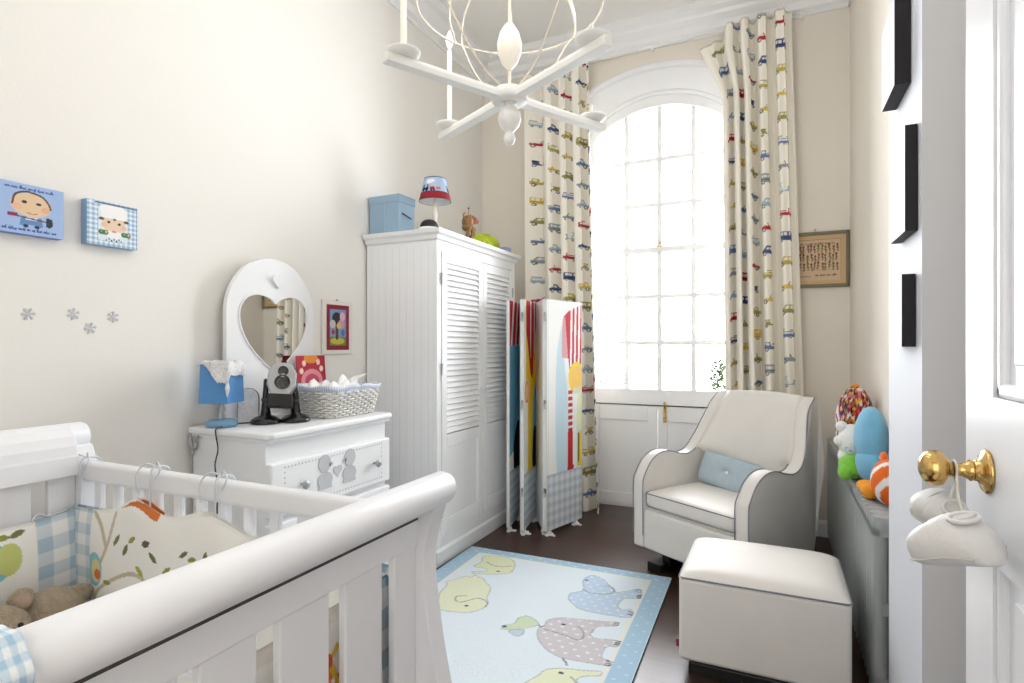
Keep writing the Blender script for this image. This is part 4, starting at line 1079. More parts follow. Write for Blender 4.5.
mb = MB(); mb.box(-.05, .05, -.07, .07, 0, .002, T=Matrix.Translation((cx_+.03, cy_+.09, 1.125)) @ Matrix.Rotation(R(18), 4, 'X') @ Matrix.Rotation(R(-12), 4, 'Y')); T.part('paper', mb, 'papers')
# red card
A = Art(.20, .30, .003, (176, 34, 54)); A.ell(.10, .285, .05, .026, (222, 140, 50)); A.ell(.1, .17, .075, .06, (214, 140, 150)); A.ell(.1, .165, .05, .04, (188, 70, 92))
for x, y in ((.03, .22), (.17, .23), (.025, .12), (.175, .13), (.05, .26), (.15, .265)): A.ell(x, y, .013, .016, (232, 202, 190))
A.curve([(.02, .07), (.07, .1), (.13, .09), (.18, .07)], .012, (110, 18, 32))
Tc = Matrix.Translation((-2.19, 2.268, .951)) @ Matrix.Rotation(R(-5), 4, 'Y')
mb = MB(); mb.grid(np.full_like(A.X, .003), A.X-.10, A.Y, A.A, T=Tc); mb.box(-.002, .0028, -.10, .10, 0, .30, 0, lin((150, 26, 44)), T=Tc)
o = mb.build('gift_card', ['cprint'], off=(-2.19, 2.268, .951)); o.location = (-2.19, 2.268, .951)
tag(o, 'red card with an orange top leaning behind the wicker basket', 'card')

# ================================================================== pictures and stickers on the long wall
def canvas_x(name, label, cat, A, xf, xb, y0, z0, side, sgn=1, group=None, tilt=0):
    """canvas block on a wall facing +x (sgn 1) or -x (sgn -1)"""
    w = A.x[-1]-A.x[0]; h = A.y[-1]-A.y[0]
    mb = MB()
    yy = y0+A.X if sgn > 0 else y0+w-A.X
    mb.grid(np.full_like(A.X, xf), yy, z0+A.Y, A.A, flip=sgn < 0)
    c = lin(side); e = .0006*sgn
    for p in ((y0, y0, z0, z0+h), (y0+w, y0+w, z0, z0+h)):
        mb.add([(xf, p[0], p[2]), (xb, p[0], p[2]), (xb, p[0], p[3]), (xf, p[0], p[3])], [(0, 1, 2, 3)], 0, c)
    for z in (z0, z0+h): mb.add([(xf, y0, z), (xb, y0, z), (xb, y0+w, z), (xf, y0+w, z)], [(0, 1, 2, 3)], 0, c)
    mb.add([(xb, y0, z0), (xb, y0+w, z0), (xb, y0+w, z0+h), (xb, y0, z0+h)], [(0, 1, 2, 3)], 0, c)
    loc = (xb, y0+w/2, z0)
    o = mb.build(name, ['cprint'], off=loc); o.location = loc
    return tag(o, label, cat, group)
def scrawl(A, x0, x1, y, h, c, seed, w=.0022):
    """joined handwriting too small to read"""
    rn = random.Random(seed); x = x0
    while x < x1-h:
        n = rn.randint(3, 7); pts = []
        for k in range(n):
            up = rn.choice([.55, .55, .6, 1.1, .55]); p = h*rn.uniform(.42, .6)
            pts += [(x, y), (x+p*.45, y+h*up), (x+p*.30, y+h*up*.75), (x+p*.55, y+(-.35*h if rn.random() < .12 else 0))]; x += p*.8
            if x > x1: break
        A.curve(pts, w, c); x += h*.55
A = Art(.192, .168, .002, (158, 182, 222))
A.ell(.096, .100, .060, .040, (222, 194, 160)); A.ell(.055, .09, .014, .012, (226, 178, 150)); A.ell(.137, .09, .012, .011, (222, 172, 146))
A.curve([(.042, .098), (.05, .128), (.075, .142), (.1, .142), (.13, .133), (.148, .11), (.152, .095)], .006, (84, 66, 58))
A.ell(.076, .108, .008, .005, (48, 40, 40)); A.ell(.117, .107, .008, .005, (48, 40, 40)); A.curve([(.085, .073), (.098, .070), (.112, .073)], .003, (186, 104, 90))
A.poly([(.068, .06), (.125, .06), (.13, .03), (.115, .026), (.105, .034), (.09, .034), (.08, .026), (.062, .03)], (96, 136, 186)); A.poly([(.078, .06), (.115, .06), (.112, .05), (.08, .05)], (222, 226, 230))
A.rect(.03, .058, .055, .067, (150, 44, 66)); A.line([(.055, .058), (.145, .05)], .005, (92, 84, 92)); A.poly([(.14, .066), (.157, .062), (.16, .04), (.148, .03), (.138, .036)], (40, 54, 66)); A.ell(.08, .028, .008, .006, (40, 44, 60)); A.ell(.112, .028, .008, .006, (40, 44, 60))
scrawl(A, .022, .17, .150, .008, (70, 84, 150), 3); scrawl(A, .014, .172, .012, .008, (60, 76, 150), 8)
canvas_x('canvas_picture', 'blue canvas block with a round faced boy, the one farther from the window', 'canvas picture', A, -2.29, -2.328, .972, 1.677, (112, 140, 196))
A = Art(.182, .164, .002, (226, 234, 242)); A.gingham(0, .182, 0, .164, .018, (232, 238, 244), (146, 178, 208))
A.rect(.04, .145, .02, .145, (216, 228, 238)); A.ell(.094, .085, .042, .034, (228, 204, 178)); A.ell(.06, .078, .012, .01, (228, 190, 164)); A.ell(.13, .075, .011, .01, (226, 186, 162))
for p in ((.065, .135, .022), (.09, .142, .024), (.118, .135, .024)): A.ell(p[0], p[1], p[2], .02, (240, 240, 238))
A.poly([(.05, .105), (.14, .105), (.145, .13), (.045, .13)], (240, 240, 238)); A.ell(.05, .1, .01, .006, (96, 74, 66)); A.ell(.14, .1, .01, .006, (96, 74, 66)); A.ell(.097, .103, .006, .004, (110, 84, 70))
A.ell(.076, .091, .006, .005, (46, 40, 40)); A.ell(.114, .088, .006, .005, (46, 40, 40)); A.ell(.094, .045, .03, .016, (238, 238, 238)); A.ell(.095, .057, .01, .004, (216, 140, 140))
for x in (.05, .063, .132, .145): A.ell(x, .05, .012, .01, (76, 120, 74)); A.ell(x+.004, .052, .005, .005, (214, 180, 110))
for i in range(7): A.rect(.066+i*.009, .07+i*.009, .018+.006*(i % 2), .026+.006*(i % 2), (70, 90, 110))
A.line([(.03, .158), (.18, .158)], .006, (84, 104, 134)); A.line([(.178, 0), (.178, .164)], .004, (104, 134, 164))
canvas_x('canvas_picture', 'blue gingham canvas block with a small chef in a white hat', 'canvas picture', A, -2.292, -2.328, 1.240, 1.679, (138, 170, 200))
for i, (y, z, rot) in enumerate(((1.077, 1.410, 5), (1.215, 1.417, 20), (1.272, 1.367, 12), (1.353, 1.412, 28))):
    mb = MB(); r = .022
    for k in range(6):
        th = R(rot)+k*PI/3; c, s = math.cos(th), math.sin(th)
        def rp(a, b): return (a*c-b*s, a*s+b*c)
        q = [rp(0, -.0026), rp(r, -.0028), rp(r, .0028), rp(0, .0026)]
        mb.prism(q, lambda a, b, t: (t, y+a, z+b), -2.3295, -2.3280+k*.00012)
        for sg in (-1, 1):
            q = [rp(r*.6, -.0012), rp(r*.6, .0012), rp(r*.8, sg*.005+.0012), rp(r*.8, sg*.005-.0012)]
            mb.prism(q, lambda a, b, t: (t, y+a, z+b), -2.3294, -2.3273+k*.00012+sg*.00005)
    o = mb.build('snowflake_wall_art', 'snow', off=(-2.3292, y, z)); o.location = (-2.3292, y, z)
    tag(o, ['grey snowflake sticker nearest the bed headboard end, first of the row of four', 'grey snowflake sticker, second along the row under the chef canvas', 'lowest grey snowflake sticker of the four on the white wall', 'grey snowflake sticker nearest the arched mirror, last of the row'][i], 'wall sticker', 'snowflake stickers')
# framed print by the wardrobe (plain garden picture in a red mount)
T = Thing('wall_picture', 'small print in a red mount hung between the mirror and wardrobe', 'picture', (-2.33, 2.59, 1.25))
A = Art(.188, .262, .0025, (134, 36, 52))
A.rect(.026, .162, .026, .236, (122, 150, 190)); A.rect(.026, .162, .026, .075, (104, 132, 66)); A.ell(.09, .052, .06, .02, (196, 176, 74))
A.line([(.085, .07), (.085, .16)], .022, (78, 60, 54)); A.ell(.085, .185, .04, .035, (44, 44, 50)); A.ell(.12, .15, .03, .026, (200, 150, 160)); A.ell(.05, .15, .024, .024, (196, 190, 190)); A.ell(.13, .195, .022, .026, (220, 172, 182)); A.ell(.1, .14, .018, .018, (206, 186, 104))
A.ell(.055, .105, .014, .016, (168, 60, 70)); A.ell(.135, .1, .016, .02, (86, 108, 160))
mb = MB(); mb.grid(np.full_like(A.X, -2.3165), 2.496+A.X, 1.277+A.Y, A.A); T.part('print', mb, 'cprint')
mb = MB(); mb.box(-2.329, -2.317, 2.464, 2.716, 1.253, 1.563); T.part('mount', mb, 'framewhite', bevel=.002)
mb = MB(); mb.box(-2.327, -2.318, 2.583, 2.597, 1.56, 1.572); T.part('hanger', mb, 'steel')

# ================================================================== on top of the wardrobe
T = Thing('storage_box', 'light blue fabric storage box on the wardrobe cornice', 'box', (-2.19, 2.985, 1.988))
mb = MB(); mb.box(-2.315, -2.088, 2.87, 3.035, 1.989, 2.20); bx = T.part('body', mb, 'bluebox', bevel=.005)
mb = MB(); mb.box(-2.319, -2.084, 2.866, 3.039, 2.185, 2.235); T.part('lid', mb, 'bluebox', bevel=.005)
mb = MB(); mb.tube(smooth_path([(-2.087, 2.90, 2.12), (-2.076, 2.92, 2.11), (-2.076, 2.97, 2.10), (-2.087, 3.0, 2.105)], 5), .004, 6); T.part('cord_handle', mb, 'cable')
mb = MB(); mb.box(-2.20, -2.198, 2.8675, 2.870, 1.99, 2.185); T.part('seam', mb, 'bluecush')

T = Thing('table_lamp', 'little white lamp with a blue and red train shade on the wardrobe', 'lamp', (-1.96, 3.075, 1.988))
mb = MB(); mb.lathe([(.001, .001), (.045, .001), (.047, .012), (.03, .022), (.016, .03), (.012, .05), (.02, .07), (.022, .085), (.012, .10), (.011, .12), (.018, .14), (.019, .155), (.011, .17), (.010, .24), (.001, .242)], (-1.96, 3.075, 1.988), 24); T.part('stem', mb, 'woodwhite')
A = Art(.62, .17, .0035, (168, 190, 216)); A.rect(0, .62, 0, .05, (150, 42, 48)); A.line([(0, .052), (.62, .052)], .006, (60, 60, 80)); A.line([(0, .003), (.62, .003)], .006, (60, 70, 100)); A.line([(0, .166), (.62, .166)], .006, (60, 70, 100))
for k in range(3):
    A.t(.02+k*.207, .055, 1); A.rect(0, .06, .012, .03, (30, 40, 66)); A.rect(.002, .02, .03, .055, (30, 40, 66)); A.rect(.045, .055, .03, .05, (30, 40, 66)); A.ell(.015, .012, .011, .011, (24, 26, 36)); A.ell(.045, .012, .011, .011, (24, 26, 36))
    A.rect(.07, .105, .014, .035, (178, 50, 60)); A.ell(.08, .01, .008, .008, (24, 26, 36)); A.ell(.098, .01, .008, .008, (24, 26, 36)); A.rect(.112, .145, .014, .032, (196, 120, 120)); A.ell(.06, .075, .03, .018, (236, 238, 240)); A.ell(.085, .08, .02, .014, (236, 238, 240)); A.line([(0, .0), (.2, .0)], .004, (90, 90, 110)); A.t()
th = A.X/.62*2*PI+1.9; rr = .102-.034*(A.Y/.17)
mb = MB(); mb.grid(-1.96+rr*np.cos(th), 3.075+rr*np.sin(th), 2.215+A.Y*.86, A.A)
mb.grid(-1.96+(rr-.004)*np.cos(th), 3.075+(rr-.004)*np.sin(th), 2.2155+A.Y*.859, np.ones_like(A.A)*.8, flip=True)
T.part('lamp_shade', mb, 'print')
mb = MB(); mb.tube([(-1.96+.065, 3.075, 2.30), (-1.96-.065, 3.075, 2.30)], .002, 5); mb.tube([(-1.96, 3.075, 2.225), (-1.96, 3.075, 2.302)], .012, 10); T.part('bulb_holder', mb, 'woodwhite')

T = Thing('bun_hat', 'black domed cap with a white rim on the wardrobe in front of the lamp', 'hat', (-1.925, 2.955, 1.988))
mb = MB(); mb.lathe([(.062, .001), (.064, .02), (.060, .035), (.056, .036)], (-1.925, 2.955, 1.988), 28); T.part('rim', mb, 'papers')
mb = MB(); mb.lathe([(.057, .034), (.056, .05), (.046, .07), (.03, .082), (.012, .087), (.001, .088)], (-1.925, 2.955, 1.988), 28); T.part('crown', mb, 'blackmat')

T = T_fig = Thing('figurine', 'small painted brown figurine balancing on a hoop on the wardrobe top', 'figurine', (-1.875, 3.36, 1.988))
fx, fy = -1.875, 3.36
mb = MB(); mb.ball((fx, fy-.012, 2.118), (.034, .032, .042), 18); mb.ball((fx, fy-.02, 2.085), (.03, .026, .026), 14)
for dy in (-.028, .01): mb.tube(smooth_path([(fx+.01, fy+dy, 2.08), (fx+.02, fy+dy*1.3, 2.055), (fx+.012, fy+dy*1.2, 2.035)], 4), [.012]*9, 8)
mb.tube(smooth_path([(fx, fy-.03, 2.12), (fx+.005, fy-.055, 2.125), (fx, fy-.06, 2.15), (fx, fy-.045, 2.165)], 4), .006, 6)
T.part('body', mb, 'bronze')
mb = MB(); mb.ball((fx+.008, fy+.035, 2.135), (.026, .026, .024), 16); mb.ball((fx+.02, fy+.056, 2.13), (.014, .014, .012), 12)
for dy in (.022, .05): mb.ball((fx, fy+dy, 2.16), (.006, .008, .012), 10)
T.part('head', mb, 'bronzered')
mb = MB(); mb.tube(smooth_path([(fx, fy+.02, 2.10), (fx+.01, fy+.045, 2.085), (fx+.01, fy+.04, 2.06)], 4), .009, 8); mb.tube([(fx, fy, 2.16), (fx, fy, 2.2)], .002, 6); mb.ball((fx, fy, 2.203), .006, 10); T.part('arm', mb, 'bronze')
mb = MB(); mb.tube([(fx, fy+.055*math.cos(t), 1.992+.045*math.sin(t)) for t in np.linspace(0, PI, 18)], .007, 8); mb.lathe([(.001, 0), (.06, .0), (.06, .006), (.001, .007)], (fx, fy, 1.989), 20); T.part('hoop_stand', mb, 'bronzered')

T_fig.o.scale = (1.2, 1.2, 1.12)
T = Thing('lime_bag', 'crumpled lime green bag lying on the far end of the wardrobe', 'bag', (-1.92, 3.685, 1.988))
rn = np.random.RandomState(2); nx = 44; U, V = np.meshgrid(np.linspace(-PI, PI, nx), np.linspace(-PI/2, PI/2, 24))
rad = 1+.09*np.sin(3*U+2*np.sin(2*V))+.07*np.sin(7*U+5*V)+.04*rn.rand(*U.shape)*np.cos(V)
mb = MB(); zz = .062*np.sin(V)*rad
mb.grid(-1.92+.085*np.cos(U)*np.cos(V)*rad, 3.675+.165*np.sin(U)*np.cos(V)*rad, 2.046+np.maximum(zz, -.056)); T.part('pouch', mb, 'lime')
mb = MB(); mb.tube(smooth_path([(-1.87, 3.59, 2.05), (-1.86, 3.545, 2.04), (-1.88, 3.535, 2.0), (-1.9, 3.575, 1.996)], 5), .006, 6); T.part('drawstring', mb, 'lime')
mb = MB(); mb.box(-1.99, -1.825, 3.855, 3.935, 1.989, 2.045); o = mb.build('pale_box', 'paleblue', bevel=.004, off=(-1.91, 3.895, 1.989)); o.location = (-1.91, 3.895, 1.989)
tag(o, 'small pale blue flat box behind the lime green bag on the wardrobe', 'box')

# ================================================================== folding screen
pts = [(-1.686, 3.575), (-1.762, 3.97), (-1.568, 3.555), (-1.640, 3.985), (-1.424, 3.610), (-1.298, 4.035)]
T = Thing('folding_screen', 'folded canvas screen printed with circus colours, red stripes and a gingham skirt', 'folding screen', (-1.52, 3.7, 0))
PW, PH, PZ = .43, 1.585, .034
RED, YEL, LB, WH = (190, 36, 48), (240, 204, 52), (150, 196, 216), (238, 239, 238)
def art_c():
    A = Art(PW, PH, .0045, WH, 0, PZ)
    A.poly(smooth_path([(.12, .42), (.10, .9), (.11, 1.2), (.15, 1.38), (.18, 1.45), (.19, 1.30), (.21, 1.15), (.24, 1.0), (.25, .7), (.24, .42)], 4, True), (198, 222, 234))
    A.rect(.20, .43, .42, .85, (206, 226, 236)); A.rect(.30, .36, .41, .9, WH)
    hat = [(.175, 1.22), (.18, 1.46), (.20, 1.51), (.25, 1.545), (.33, 1.575), (.43, 1.605), (.43, 1.17), (.36, 1.14), (.27, 1.13), (.255, 1.21)]
    A.poly(hat, RED); A.poly([(.175, 1.22), (.18, 1.46), (.215, 1.52), (.25, 1.21)], (214, 160, 164))
    for a, b in ((.285, .275), (.335, .325), (.385, .375), (.425, .42)): A.poly([(b, 1.15), (b+.022, 1.15), (a+.026, 1.62), (a, 1.62)], WH)
    A.ell(.36, 1.07, .105, .115, YEL); 
    for k in range(3): A.line([(.37+(.03+.02*k)*math.cos(t), 1.07+(.03+.022*k)*math.sin(t)) for t in np.linspace(0, 6.28, 24)], .008, (236, 176, 150))
    A.rect(.32, .43, .95, 1.0, (206, 226, 236), .6)
    for k in range(7): A.rect(.255, .305, .955-k*.045, .98-k*.045, RED)
    A.rect(.25, .31, .44, .685, RED); A.poly([(.24, .405), (.32, .405), (.325, .44), (.30, .455), (.25, .455)], RED)
    A.poly([(.35, .76), (.38, .95), (.43, 1.0), (.43, .7), (.40, .66)], (226, 232, 190)); A.line([(.385, .44), (.385, .66)], .02, (120, 116, 40)); A.rect(.395, .425, .43, .68, YEL); A.poly([(.365, .425), (.43, .425), (.43, .46), (.39, .46)], YEL)
    return A
def art_b():
    A = Art(PW, PH, .0045, WH, 0, PZ)
    A.rect(.06, .43, .42, 1.62, YEL); A.rect(.27, .43, .42, .9, (196, 222, 232)); A.poly([(.3, .95), (.43, 1.12), (.43, .42), (.25, .42)], (130, 186, 206))
    A.poly([(.07, 1.62), (.43, 1.62), (.43, 1.5), (.32, 1.35), (.28, 1.10), (.25, 1.06), (.2, 1.1), (.12, 1.3), (.07, 1.4)], RED)
    for a in (.19, .31): A.poly([(a, 1.62), (a+.04, 1.62), (a+.02, 1.2), (a, 1.3)], WH)
    A.ell(.1, .98, .06, .09, (240, 196, 150)); A.line([(.08+.05*math.cos(t), .98+.07*math.sin(t)) for t in np.linspace(0, 6.28, 20)], .012, (220, 120, 100))
    A.poly(smooth_path([(.27, .42), (.28, .62), (.32, .7), (.38, .7), (.41, .55), (.43, .42)], 4, True), (26, 24, 28)); A.rect(.13, .22, .41, .9, YEL); A.rect(.05, .12, .42, .9, WH); A.poly([(.1, .41), (.26, .41), (.26, .46), (.12, .46)], YEL)
    return A
def art_a():
    A = Art(PW, PH, .0045, (118, 178, 202), 0, PZ)
    A.poly([(0, 1.62), (.43, 1.62), (.43, 1.32), (0, 1.30)], RED)
    for a in (.1, .24, .37): A.poly([(a-.06, 1.30), (a-.01, 1.30), (a+.07, 1.62), (a+.02, 1.62)], WH)
    A.poly(smooth_path([(.12, .43), (.14, .6), (.24, .73), (.34, .74), (.41, .6), (.43, .43)], 4, True), (26, 24, 28)); A.poly([(.0, .42), (.14, .42), (.13, .55), (.0, .52)], WH)
    return A
def art_plain():
    return Art(PW, PH, .02, WH, 0, PZ)
segs = [(0, 1, art_a), (1, 2, art_plain), (2, 3, art_b), (3, 4, art_plain), (4, 5, art_c)]
for a, b, fn in segs:
    A = fn()
    if fn is not art_plain: A.gingham(0, PW, PZ, .41, .065, (226, 231, 235), (186, 198, 208)); A.line([(0, .412), (PW, .412)], .008, (170, 170, 172)); A.line([(.012, PZ), (.012, 1.62)], .006, (196, 196, 200))
    p, q = np.array(pts[a]), np.array(pts[b]); d = q-p; L = np.hypot(*d); d = d/L; nrm = np.array([d[1], -d[0]])
    if b < a or fn is art_plain and False: nrm = -nrm
    if nrm[0] < 0: nrm = -nrm
    sc = L/PW; t_ = .011
    u0, u1 = .012, L-.012
    S = u0+(A.X/PW)*(u1-u0)
    mb = MB(); mb.grid(p[0]+d[0]*S+nrm[0]*t_, p[1]+d[1]*S+nrm[1]*t_, A.Y, A.A)
    c = lin((232, 233, 232)); cs = lin(WH)
    def pt(u, o, z): return (p[0]+d[0]*u+nrm[0]*o, p[1]+d[1]*u+nrm[1]*o, z)
    z0, z1 = PZ, PZ+PH
    vs = [pt(u, o, z) for u in (u0, u1) for o in (-t_, t_-.0004) for z in (z0, z1)]
    mb.add(vs, [(0, 1, 3, 2), (4, 6, 7, 5), (0, 4, 5, 1), (2, 3, 7, 6), (0, 2, 6, 4), (1, 5, 7, 3)], 0, c)
    T.part('panel', mb, 'screenprint')
    for u in (.05, L-.08):
        mb = MB(); pf = smooth_path([(u-.035, .0), (u-.03, .010), (u-.016, .018), (u, .036), (u+.016, .018), (u+.03, .010), (u+.035, .0)], 4)
        mb.prism(pf, lambda s_, z_, t: pt(s_, t, z_), -.012, .014); mb.tube([pt(u-.0, -.0, .004), pt(u-.0, .05, .004)], [.011, .008], 8)
        T.part('foot', mb, 'white', bevel=.003)
for i in range(1, 5):
    x, y = pts[i]; mb = MB()
    for z in (.3, .9, 1.5): mb.tube([(x, y, z-.03), (x, y, z+.03)], .007, 8)
    T.part('hinge', mb, 'steel')

# ================================================================== chandelier
hx, hy, hz = -.90, 1.925, 2.213
T = Thing('chandelier', 'white painted four armed candle chandelier with curled ivory wires', 'chandelier', (hx, hy, hz))
mb = MB(); mb.lathe([(.001, -.004), (.03, -.006), (.062, -.006), (.068, .002), (.068, .03), (.06, .04), (.03, .05), (.012, .056), (.001, .058)], (hx, hy, hz), 32); T.part('hub', mb, 'chand')
mb = MB(); mb.lathe([(.001, -.162), (.016, -.158), (.023, -.140), (.018, -.122), (.014, -.114), (.022, -.108), (.036, -.092), (.043, -.068), (.040, -.044), (.026, -.024), (.018, -.016), (.03, -.006), (.001, -.004)], (hx, hy, hz), 28); T.part('finial', mb, 'chand')
CANDLES = []
for k, (ax, ay) in enumerate(((-.470, -.882), (.470, .882), (.882, -.470), (-.882, .470))):
    ux, uy = ax, ay; px_, py2 = -uy, ux
    def ap(a, b, c): return (hx+ux*a+px_*b, hy+uy*a+py2*b, hz+c)
    mb = MB()
    pf = [(-.020, -.002), (.020, -.002), (.020, .016), (.016, .030), (-.016, .030), (-.020, .016)]
    mb.prism(pf, lambda b, c, t: ap(t, b, c), .05, .50)
    arm = T.part('arm', mb, 'chand', bevel=.003)
    r0 = .435
    c0 = ap(r0, 0, .0)
    mb = MB(); mb.lathe([(.001, .029), (.028, .030), (.045, .036), (.055, .044), (.057, .050), (.053, .050), (.042, .042), (.02, .040), (.001, .040)], (c0[0], c0[1], hz), 28); T.part('drip_pan', mb, 'chand', parent=arm)
    if k in (1, 2):
        mb = MB(); mb.lathe([(.012, .040), (.010, .05), (.003, .06), (.0015, .10), (.001, .101)], (c0[0], c0[1], hz), 10); T.part('pricket', mb, 'chand', parent=arm)
    else:
      mb = MB(); mb.lathe([(.015, .040), (.015, .055), (.0105, .06), (.0105, .36), (.009, .366), (.001, .367)], (c0[0], c0[1], hz), 16); T.part('candle', mb, 'chandtop', parent=arm)
      mb = MB(); mb.lathe([(.006, .366), (.0085, .38), (.016, .40), (.017, .415), (.011, .435), (.004, .452), (.001, .457)], (c0[0], c0[1], hz), 14); T.part('bulb', mb, 'papers', parent=arm)
    CANDLES.append((c0[0], c0[1], hz+.47))
    # curled wires from the hub up to the ring and the stem
    mb = MB()
    mb.tube(smooth_path([ap(.05, .008, .045), ap(.13, .01, .09), ap(.22, .01, .19), ap(.29, .01, .30), ap(.335, .0, .37), ap(.31, .0, .47), ap(.22, .0, .55), ap(.12, .0, .62), ap(.05, .0, .72), ap(.012, 0, .82)], 7), .0036, 6)
    T.part('curled_wire', mb, 'wire')
mb = MB(); mb.tube([(hx+.345*math.cos(t), hy+.345*math.sin(t), hz+.355) for t in np.linspace(0, 2*PI, 64, endpoint=False)], .004, 6, closed=True); T.part('wire_ring', mb, 'wire')
mb = MB()
for k in range(8):
    t = k*PI/4+.35; mb.tube(smooth_path([(hx+.345*math.cos(t), hy+.345*math.sin(t), hz+.355), (hx+.37*math.cos(t+.05), hy+.37*math.sin(t+.05), hz+.48), (hx+.30*math.cos(t+.1), hy+.30*math.sin(t+.1), hz+.62), (hx+.12*math.cos(t+.1), hy+.12*math.sin(t+.1), hz+.78), (hx, hy, hz+.85)], 6), .0028, 6)
T.part('basket_wires', mb, 'wire')
mb = MB(); mb.tube([(hx, hy, hz+.05), (hx, hy, hz+.9)], .006, 8); T.part('stem', mb, 'wire')
mb = MB(); mb.lathe([(.001, .118), (.012, .122), (.03, .145), (.044, .18), (.046, .215), (.036, .255), (.018, .285), (.006, .295), (.001, .296)], (hx, hy, hz), 24); T.part('egg_bulb', mb, 'chandtop')
mb = MB(); mb.tube([(hx, hy, hz+.9), (hx, hy, ZC-.03)], .004, 8); mb.lathe([(.001, 0), (.03, .003), (.055, .02), (.06, .045), (.001, .045)], (hx, hy, ZC-.045), 24); T.part('ceiling_rod', mb, 'chand')

# ================================================================== window wall picture and canvases on the pier
T = Thing('vintage_picture', 'old sepia group picture in an olive wooden frame beside the curtain', 'picture', (.27, 4.42, 1.70))
fx0, fx1, fz0, fz1 = .09, .455, 1.70, 2.08
A = Art(.325, .34, .0025, (200, 170, 132)); A.rect(.03, .295, .03, .31, (206, 180, 146)); 
for r in ((.03, .295, .305, .308), (.03, .295, .1, .102), (.292, .295, .03, .31), (.03, .033, .03, .31)): A.rect(*r, (168, 136, 100))
rn = random.Random(9)
for row, y in enumerate((.235, .175, .12)):
    for i in range(11):
        x = .05+i*.022+rn.uniform(-.004, .004); yy = y+rn.uniform(-.008, .008); c = (110+rn.randint(-20, 20), 84+rn.randint(-15, 15), 62)
        A.ell(x, yy+.026, .007, .009, c); A.line([(x, yy+.018), (x+rn.uniform(-.006, .006), yy-.016)], .009, c, .8); A.line([(x-.008, yy+.01), (x+.009, yy+.0)], .004, c)
scrawl(A, .05, .27, .275, .012, (104, 80, 60), 21); scrawl(A, .14, .28, .06, .012, (96, 74, 56), 22); scrawl(A, .05, .11, .055, .007, (130, 100, 76), 23)
mb = MB(); mb.grid(fx0+.02+A.X, np.full_like(A.X, 4.408), fz0+.02+A.Y, A.A); T.part('print', mb, 'cprint')
mb = MB()
for (a, b, c, d) in ((fx0, fx1, fz0, fz0+.022), (fx0, fx1, fz1-.022, fz1), (fx0, fx0+.022, fz0, fz1), (fx1-.022, fx1, fz0, fz1)): mb.box(a, b, 4.396, 4.419, c, d)
T.part('frame', mb, 'frameolive', bevel=.004)
mb = MB(); mb.tube([(.25, 4.412, 2.075), (.25, 4.412, 2.098)], .003, 6); mb.ball((.25, 4.41, 2.098), .006, 10); T.part('hook', mb, 'steel')
def smudge(seed, tint):
    A = Art(.20, .24, .004, (236, 236, 240)); rn = random.Random(seed)
    for i in range(26): A.ell(rn.uniform(.03, .17), rn.uniform(.03, .2), rn.uniform(.008, .026), rn.uniform(.01, .035), tuple(min(255, c+rn.randint(-14, 14)) for c in tint), rn.random()*3, .45)
    return A
def black_canvas(label, y0, y1, z0, z1, xf, seed, tint):
    A = smudge(seed, tint); w, h = y1-y0, z1-z0
    A2 = Art(w, h, .004, (236, 236, 240)); iy = np.clip((np.arange(A2.ny)/max(1, A2.ny-1)*(A.ny-1)).astype(int), 0, A.ny-1); ix = np.clip((np.arange(A2.nx)/max(1, A2.nx-1)*(A.nx-1)).astype(int), 0, A.nx-1)
    A2.A = A.A[iy][:, ix]
    return canvas_x('wall_canvas', label, 'canvas picture', A2, xf, .343, y0, z0, (30, 26, 32), -1)
black_canvas('topmost of the black edged white canvases beside the door, with a pinkish print', 1.905, 2.11, 2.035, 2.275, .305, 1, (206, 196, 214))
black_canvas('middle black edged white canvas beside the door, hung between two others', 1.82, 2.035, 1.607, 1.890, .315, 2, (206, 204, 220))
black_canvas('lowest black edged white canvas beside the door, above the plush toys', 1.845, 2.03, 1.298, 1.495, .312, 3, (216, 216, 224))

# ================================================================== plush toys on the radiator
T = Thing('plush_cushion', 'egg shaped plush with a multicoloured dotted back and a white front on the radiator', 'soft toy', (.37, 3.32, .70))
cells = RNG.uniform(-1, 1, (1700, 3)); cells /= np.linalg.norm(cells, axis=1)[:, None]
pal = [lin(c) for c in ((150, 36, 52), (44, 60, 110), (214, 168, 60), (90, 66, 46), (220, 212, 196), (196, 84, 60), (60, 110, 90), (40, 34, 40), (206, 120, 130))]
def eggcol(p):
    d = np.array([(p[0]-.36)/.09, (p[1]-3.32)/.13, (p[2]-.90)/.20]); d /= max(1e-6, np.linalg.norm(d))
    front = -d[0]*.80+d[1]*.15-.12*d[2]
    if front > .58:
        r = math.hypot(d[1]*.9+.05, d[2]+.05)
        return lin((168, 40, 56)) if (r < .16 or (.28 < r < .36)) else lin((232, 230, 226))
    k = int(np.argmax(cells @ d)); return pal[k % len(pal)]
mb = MB(); mb.ball((.366, 3.32, .90), (.088, .115, .20), 110, colf=eggcol, T=None); T.part('body', mb, 'plushprint')
mb = MB(); mb.ball((.37, 3.32, 1.098), (.014, .022, .014), 12); mb.ball((.355, 3.32, 1.094), (.012, .014, .012), 12); T.part('bow', mb, 'amber')

